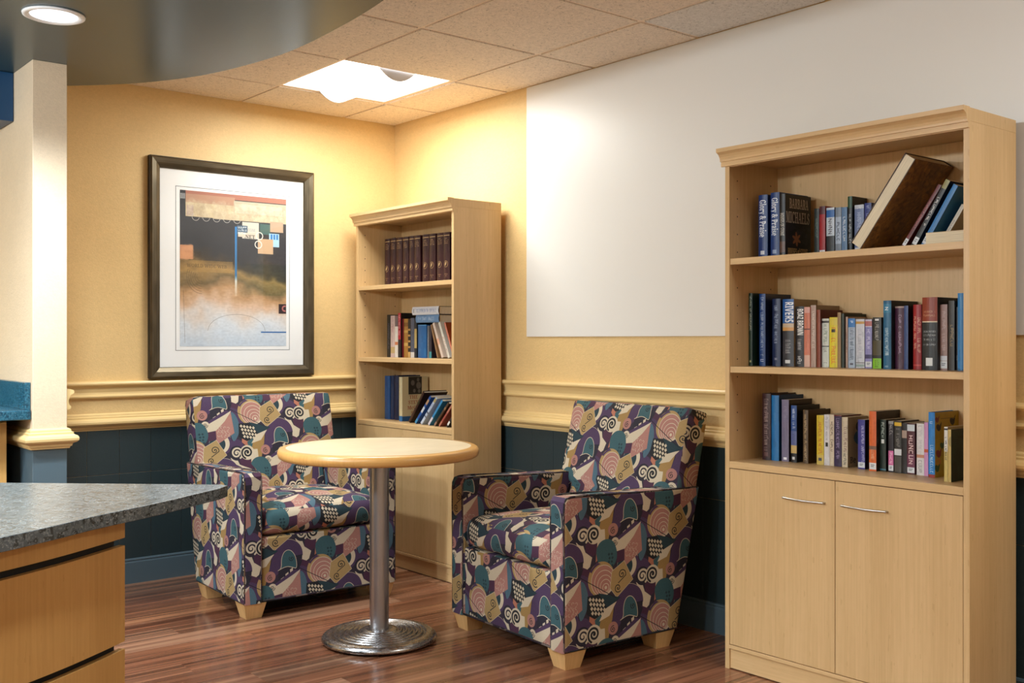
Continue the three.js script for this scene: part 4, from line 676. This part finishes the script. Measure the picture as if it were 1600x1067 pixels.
  [-0.175,0.742,3.211,0.018,0.167,0.11,0,{c:'#25202a',b:[[.58,.86,'#cf6aa0'],[0,.06,'#888']],t:[['Lucy','#aaa',.06,.3],['PINK','#f0c8dc',.6,.84]],lab:1},"black and hot pink paperback on lowest shelf, right bookcase","books on the lowest shelf of the right-hand bookcase"],
  [-0.175,0.742,3.232,0.025,0.169,0.11,0,{c:'#2a2826',b:[[.03,.1,'#d8b02c'],[.54,.66,'#d6dade'],[.68,.98,'#4a4642']],t:[['the village','#9a9690',.14,.5]]},"black paperback with yellow badge and white sticker on lowest shelf, right bookcase","books on the lowest shelf of the right-hand bookcase"],
  [-0.175,0.742,3.259,0.017,0.164,0.11,0,{c:'#17141a',b:[[.15,.3,'#a58f84']],side:'#301018'},"narrow black paperback with a beige patch on lowest shelf, right bookcase","books on the lowest shelf of the right-hand bookcase"],
  [-0.175,0.742,3.277,0.026,0.163,0.11,0,{c:'#4e1b28',b:[[.02,.15,'#c9d2da'],[.6,.86,'#6d3350']],t:[['STRAUB','#e0c4c4',.18,.85,.1,.95]],lab:1},"maroon paperback with tall pale letters on lowest shelf, right bookcase","books on the lowest shelf of the right-hand bookcase"],
  [-0.175,0.742,3.31,0.025,0.165,0.11,0,{c:'#dcd8d8',b:[[.6,.66,'#c88a70']],t:[['J','#888',.02,.1],['Morning has broken','#b4b0b8',.12,.55],['rose','#999',.7,.95]]},"white paperback left of the pink one on lowest shelf, right bookcase","books on the lowest shelf of the right-hand bookcase"],
  [-0.175,0.742,3.336,0.013,0.17,0.12,0,{c:'#d394c2',b:[[.5,.56,'#c85a3a']]},"thin pink paperback on lowest shelf, right bookcase","books on the lowest shelf of the right-hand bookcase"],
  [-0.2,0.742,3.363,0.021,0.205,0.151,0,{c:'#2a83cf',hb:1,b:[[.95,1,'#9a3a34']],t:[['T','#cfe4f6',.12,.2],['CHICKEN SOUP','#cfe4f6',.5,.93,.2,.9]],cov:'hens'},"tall picture book with a blue spine and a mustard cover on lowest shelf, right bookcase","books on the lowest shelf of the right-hand bookcase"],
  [-0.255,0.742,3.445,0.011,0.167,0.13,0,{c:'#cbb56a',b:[[0,.45,'#d8d6cc'],[.03,.06,'#223']],t:[['Understanding','#223',.15,.65]],side:'#c8b98a'},"thin cream and straw coloured booklet on lowest shelf, right bookcase","books on the lowest shelf of the right-hand bookcase"],
  [-0.255,0.742,3.457,0.01,0.16,0.14,0,{c:'#c6aa62',cov:'green',side:'#1d3a34'},"dark green covered book, the outermost at the right, on lowest shelf, right bookcase","books on the lowest shelf of the right-hand bookcase"],
  [-0.2,1.465,0.2,0.051,0.261,0.151,0,{c:'#33141a',hb:1,enc:0},"leftmost maroon encyclopedia volume on top shelf, corner bookcase","matching maroon encyclopedia volumes"],
  [-0.2,1.465,0.255,0.054,0.261,0.151,0,{c:'#33141a',hb:1,enc:1},"second maroon encyclopedia volume from the left on top shelf, corner bookcase","matching maroon encyclopedia volumes"],
  [-0.2,1.465,0.313,0.058,0.26,0.151,0,{c:'#33141a',hb:1,enc:2},"third maroon encyclopedia volume from the left on top shelf, corner bookcase","matching maroon encyclopedia volumes"],
  [-0.2,1.465,0.377,0.055,0.259,0.151,0,{c:'#33141a',hb:1,enc:3},"fourth maroon encyclopedia volume from the left on top shelf, corner bookcase","matching maroon encyclopedia volumes"],
  [-0.2,1.465,0.438,0.046,0.259,0.151,0,{c:'#33141a',hb:1,enc:4},"fifth maroon encyclopedia volume from the left on top shelf, corner bookcase","matching maroon encyclopedia volumes"],
  [-0.2,1.465,0.486,0.057,0.258,0.151,0,{c:'#33141a',hb:1,enc:5},"sixth maroon encyclopedia volume from the left on top shelf, corner bookcase","matching maroon encyclopedia volumes"],
  [-0.2,1.465,0.563,0.058,0.257,0.151,0,{c:'#33141a',hb:1,enc:6},"seventh maroon encyclopedia volume from the left on top shelf, corner bookcase","matching maroon encyclopedia volumes"],
  [-0.2,1.465,0.624,0.057,0.256,0.151,0,{c:'#33141a',hb:1,enc:7},"eighth maroon encyclopedia volume from the left on top shelf, corner bookcase","matching maroon encyclopedia volumes"],
  [-0.2,1.465,0.693,0.055,0.255,0.151,0,{c:'#33141a',hb:1,enc:8},"ninth maroon encyclopedia volume from the left on top shelf, corner bookcase","matching maroon encyclopedia volumes"],
  [-0.2,1.465,0.749,0.055,0.254,0.151,0,{c:'#33141a',hb:1,enc:9},"tenth maroon encyclopedia volume from the left on top shelf, corner bookcase","matching maroon encyclopedia volumes"],
  [-0.2,1.465,0.818,0.046,0.254,0.151,0,{c:'#33141a',hb:1,enc:10},"rightmost maroon encyclopedia volume on top shelf, corner bookcase","matching maroon encyclopedia volumes"],
  [-0.2,1.08,0.229,0.034,0.231,0.15,0,{c:'#171b1a',t:[['old tales','#556',.2,.8]]},"black paperback, the outermost at the left, on middle shelf, corner bookcase","books on the middle shelf of the corner bookcase"],
  [-0.2,1.08,0.264,0.041,0.226,0.15,0,{c:'#c9b2ae',b:[[.75,.9,'#b8a070']],t:[['the nurse','#a0707a',.05,.4]]},"pale pink paperback with a straw coloured foot on middle shelf, corner bookcase","books on the middle shelf of the corner bookcase"],
  [-0.2,1.08,0.307,0.029,0.167,0.12,0,{c:'#dcd8d2',b:[[.5,.6,'#c87a50']]},"short white booklet with an orange mark on middle shelf, corner bookcase","books on the middle shelf of the corner bookcase"],
  [-0.2,1.08,0.338,0.026,0.239,0.151,0,{c:'#a81a2e',b:[[.6,1,'#1c1a20']],t:[['ALEXANDER','#e8c8cc',.05,.5]],side:'#121214'},"crimson book with a black cover beside the short white booklet on middle shelf, corner bookcase","books on the middle shelf of the corner bookcase"],
  [-0.19,1.08,0.3644,0.0126,0.208,0.141,0,{c:'#6d0f18'},"thin dark red book on middle shelf, corner bookcase","books on the middle shelf of the corner bookcase"],
  [-0.19,1.08,0.379,0.038,0.207,0.141,0,{c:'#a37432',b:[[.1,.2,'#7d5524'],[.3,.36,'#c09a50'],[.62,.7,'#c8a45c']]},"golden brown book with mottled bands on middle shelf, corner bookcase","books on the middle shelf of the corner bookcase"],
  [-0.19,1.08,0.419,0.022,0.204,0.141,0,{c:'#1d1814',b:[[.25,.3,'#b08a50'],[.4,.45,'#b08a50'],[.55,.6,'#b08a50'],[.7,.75,'#b08a50'],[.85,1,'#c8a060']]},"black book with gold rungs up the spine on middle shelf, corner bookcase","books on the middle shelf of the corner bookcase"],
  [-0.19,1.08,0.443,0.034,0.21,0.141,0,{c:'#4d5468',b:[[.86,1,'#d0ccc8']]},"slate grey book with a white foot on middle shelf, corner bookcase","books on the middle shelf of the corner bookcase"],
  [-0.19,1.08,0.479,0.022,0.203,0.141,0,{c:'#15202c',b:[[.25,.75,'#b09c64']]},"thin navy book with a long tan panel on middle shelf, corner bookcase","books on the middle shelf of the corner bookcase"],
  [-0.2,1.08,0.522,0.076,0.173,0.151,0,{c:'#175a98',hb:1,b:[[0,.03,'#4a8ac0']]},"broad bright blue hardback under the stacked pair on middle shelf, corner bookcase","books on the middle shelf of the corner bookcase"],
  [-0.19,1.08,0.5984,0.0146,0.168,0.141,0,{c:'#6d6f74',t:[['annual','#99a',.2,.8]]},"grey paperback right of the broad blue hardback on middle shelf, corner bookcase","books on the middle shelf of the corner bookcase"],
  [-0.19,1.08,0.615,0.021,0.167,0.141,0,{c:'#2c2430',b:[[.8,1,'#3d8d98']]},"thin black book with a turquoise foot on middle shelf, corner bookcase","books on the middle shelf of the corner bookcase"],
  [-0.2,1.08,0.701,0.012,0.181,0.13,-0.3322,{c:'#8d6a48'},"tilted brown paperback beside the pale peach-banded one on middle shelf, corner bookcase","books on the middle shelf of the corner bookcase"],
  [-0.204,1.08,0.746,0.017,0.195,0.13,-0.4338,{c:'#d6c4b8',b:[[.45,.62,'#d8a48c']],t:[['river','#a08a90',.1,.4]]},"tilted pale paperback with a peach band on middle shelf, corner bookcase","books on the middle shelf of the corner bookcase"],
  [-0.204,1.08,0.801,0.016,0.2,0.13,-0.4436,{c:'#d3d2c8',t:[['BENEATH THE SKY','#a03a34',.4,.85]]},"tilted white paperback with red lettering on middle shelf, corner bookcase","books on the middle shelf of the corner bookcase"],
  [-0.202,1.08,0.842,0.012,0.196,0.14,-0.4156,{c:'#c87862',side:'#8a3a14'},"tilted salmon paperback with an orange brown cover on middle shelf, corner bookcase","books on the middle shelf of the corner bookcase"],
  [-0.2,0.742,0.2,0.051,0.235,0.151,0,{c:'#1b4a82',hb:1},"mid blue hardback, the outermost at the left, on lowest shelf, corner bookcase","books on the lowest shelf of the corner bookcase"],
  [-0.195,0.742,0.2514,0.0316,0.238,0.146,0,{c:'#12274e',hb:1,b:[[.2,.8,'#1d2f52']]},"dark navy hardback next to the mid blue one on lowest shelf, corner bookcase","books on the lowest shelf of the corner bookcase"],
  [-0.195,0.742,0.285,0.044,0.24,0.146,0,{c:'#0f1d40',hb:1},"almost black navy hardback touching the cream biography on lowest shelf, corner bookcase","books on the lowest shelf of the corner bookcase"],
  [-0.23,0.742,0.388,0.031,0.235,0.17,0,{c:'#cfc19a',hb:1,b:[[.88,1,'#2f6aa0']],cov:'bio'},"cream biography showing its cover with a dark photo on lowest shelf, corner bookcase","books on the lowest shelf of the corner bookcase"],
  [-0.25,0.742,0.513,0.016,0.207,0.15,0.6861,{c:'#3a211a',hb:1,b:[[.3,.4,'#2a2c16']],side:'#2c1a14'},"tilted dark brown hardback leaning on the cream biography on lowest shelf, corner bookcase","books on the lowest shelf of the corner bookcase"],
  [-0.26,0.742,0.586,0.014,0.197,0.12,0.7746,{c:'#1d4f9a',b:[[.12,.3,'#b08a6a'],[.4,.6,'#c8ccd8'],[.85,1,'#3f88b4']]},"tilted blue paperback with a small portrait on lowest shelf, corner bookcase","books on the lowest shelf of the corner bookcase"],
  [-0.27,0.742,0.653,0.015,0.194,0.12,0.7781,{c:'#b4c2d8',b:[[.04,.18,'#a89a68'],[.55,.6,'#445'],[.7,.74,'#445']],t:[['SUMMER','#4a5a8a',.2,.5]]},"tilted pale blue white paperback on lowest shelf, corner bookcase","books on the lowest shelf of the corner bookcase"],
  [-0.27,0.742,0.719,0.013,0.174,0.12,0.7529,{c:'#3583b8',b:[[.7,1,'#cfc8d4']]},"tilted sky blue paperback with a white foot on lowest shelf, corner bookcase","books on the lowest shelf of the corner bookcase"],
  [-0.27,0.742,0.772,0.012,0.168,0.12,0.7981,{c:'#4a3424',b:[[.2,.3,'#8a6a4a'],[.85,1,'#8a6a5a']]},"tilted brown paperback right of the sky blue one on lowest shelf, corner bookcase","books on the lowest shelf of the corner bookcase"],
  [-0.27,0.742,0.813,0.011,0.158,0.12,0.7809,{c:'#8a4038',b:[[.1,.4,'#a86a58'],[.8,1,'#a86a58']]},"tilted brick red paperback on lowest shelf, corner bookcase","books on the lowest shelf of the corner bookcase"],
  [-0.27,0.742,0.876,0.011,0.123,0.12,0.7624,{c:'#1d1d22',b:[[.7,.9,'#d8d8d4'],[.2,.35,'#c87a60']]},"tilted black paperback with a white tag at the right end on lowest shelf, corner bookcase","books on the lowest shelf of the corner bookcase"],];
for (const b of BOOKS) book(...b);
// books lying flat: spine to the front, height along z
function flatBook(x, y, z, len, t, d, s, label, group) {
  const o = book(x, y, z, t, len, d, 0, s, label, group);
  o.rotation.x = Math.PI / 2; o.position.set(x, y + t, z); return o;
}
flatBook(-.205, 1.2645, .513, .208, .04, .15, { c: '#5f87b4', hb: 1, t: [['The Long Way Home', '#b9cbe0', .2, .9]], side: '#3a3f4a' }, 'blue hardback lying flat on upright books on middle shelf, corner bookcase', 'books on the middle shelf of the corner bookcase');
flatBook(-.21, 1.305, .486, .24, .042, .16, { c: '#d6d8e0', hb: 1, t: [['Almost a Miracle', '#7f93c0', .1, .85]], sq: [['#666', .92, .94]], side: '#2a241e' }, 'white hardback lying flat on the blue one on middle shelf, corner bookcase', 'books on the middle shelf of the corner bookcase');
flatBook(-.3, 1.4655, 3.41, .13, .036, .1, { c: '#c8a868', b: [[0, 1, '#cfb274']], side: '#c8a868', fore: 1 }, 'yellowed paperback lying flat at right end of top shelf, right bookcase', 'books on the top shelf of the right-hand bookcase');
for (const A of atlas) { const t = new THREE.CanvasTexture(A.c); t.colorSpace = THREE.SRGBColorSpace; t.anisotropy = 8; A.mat.map = t; }

renderer.render(scene, camera);
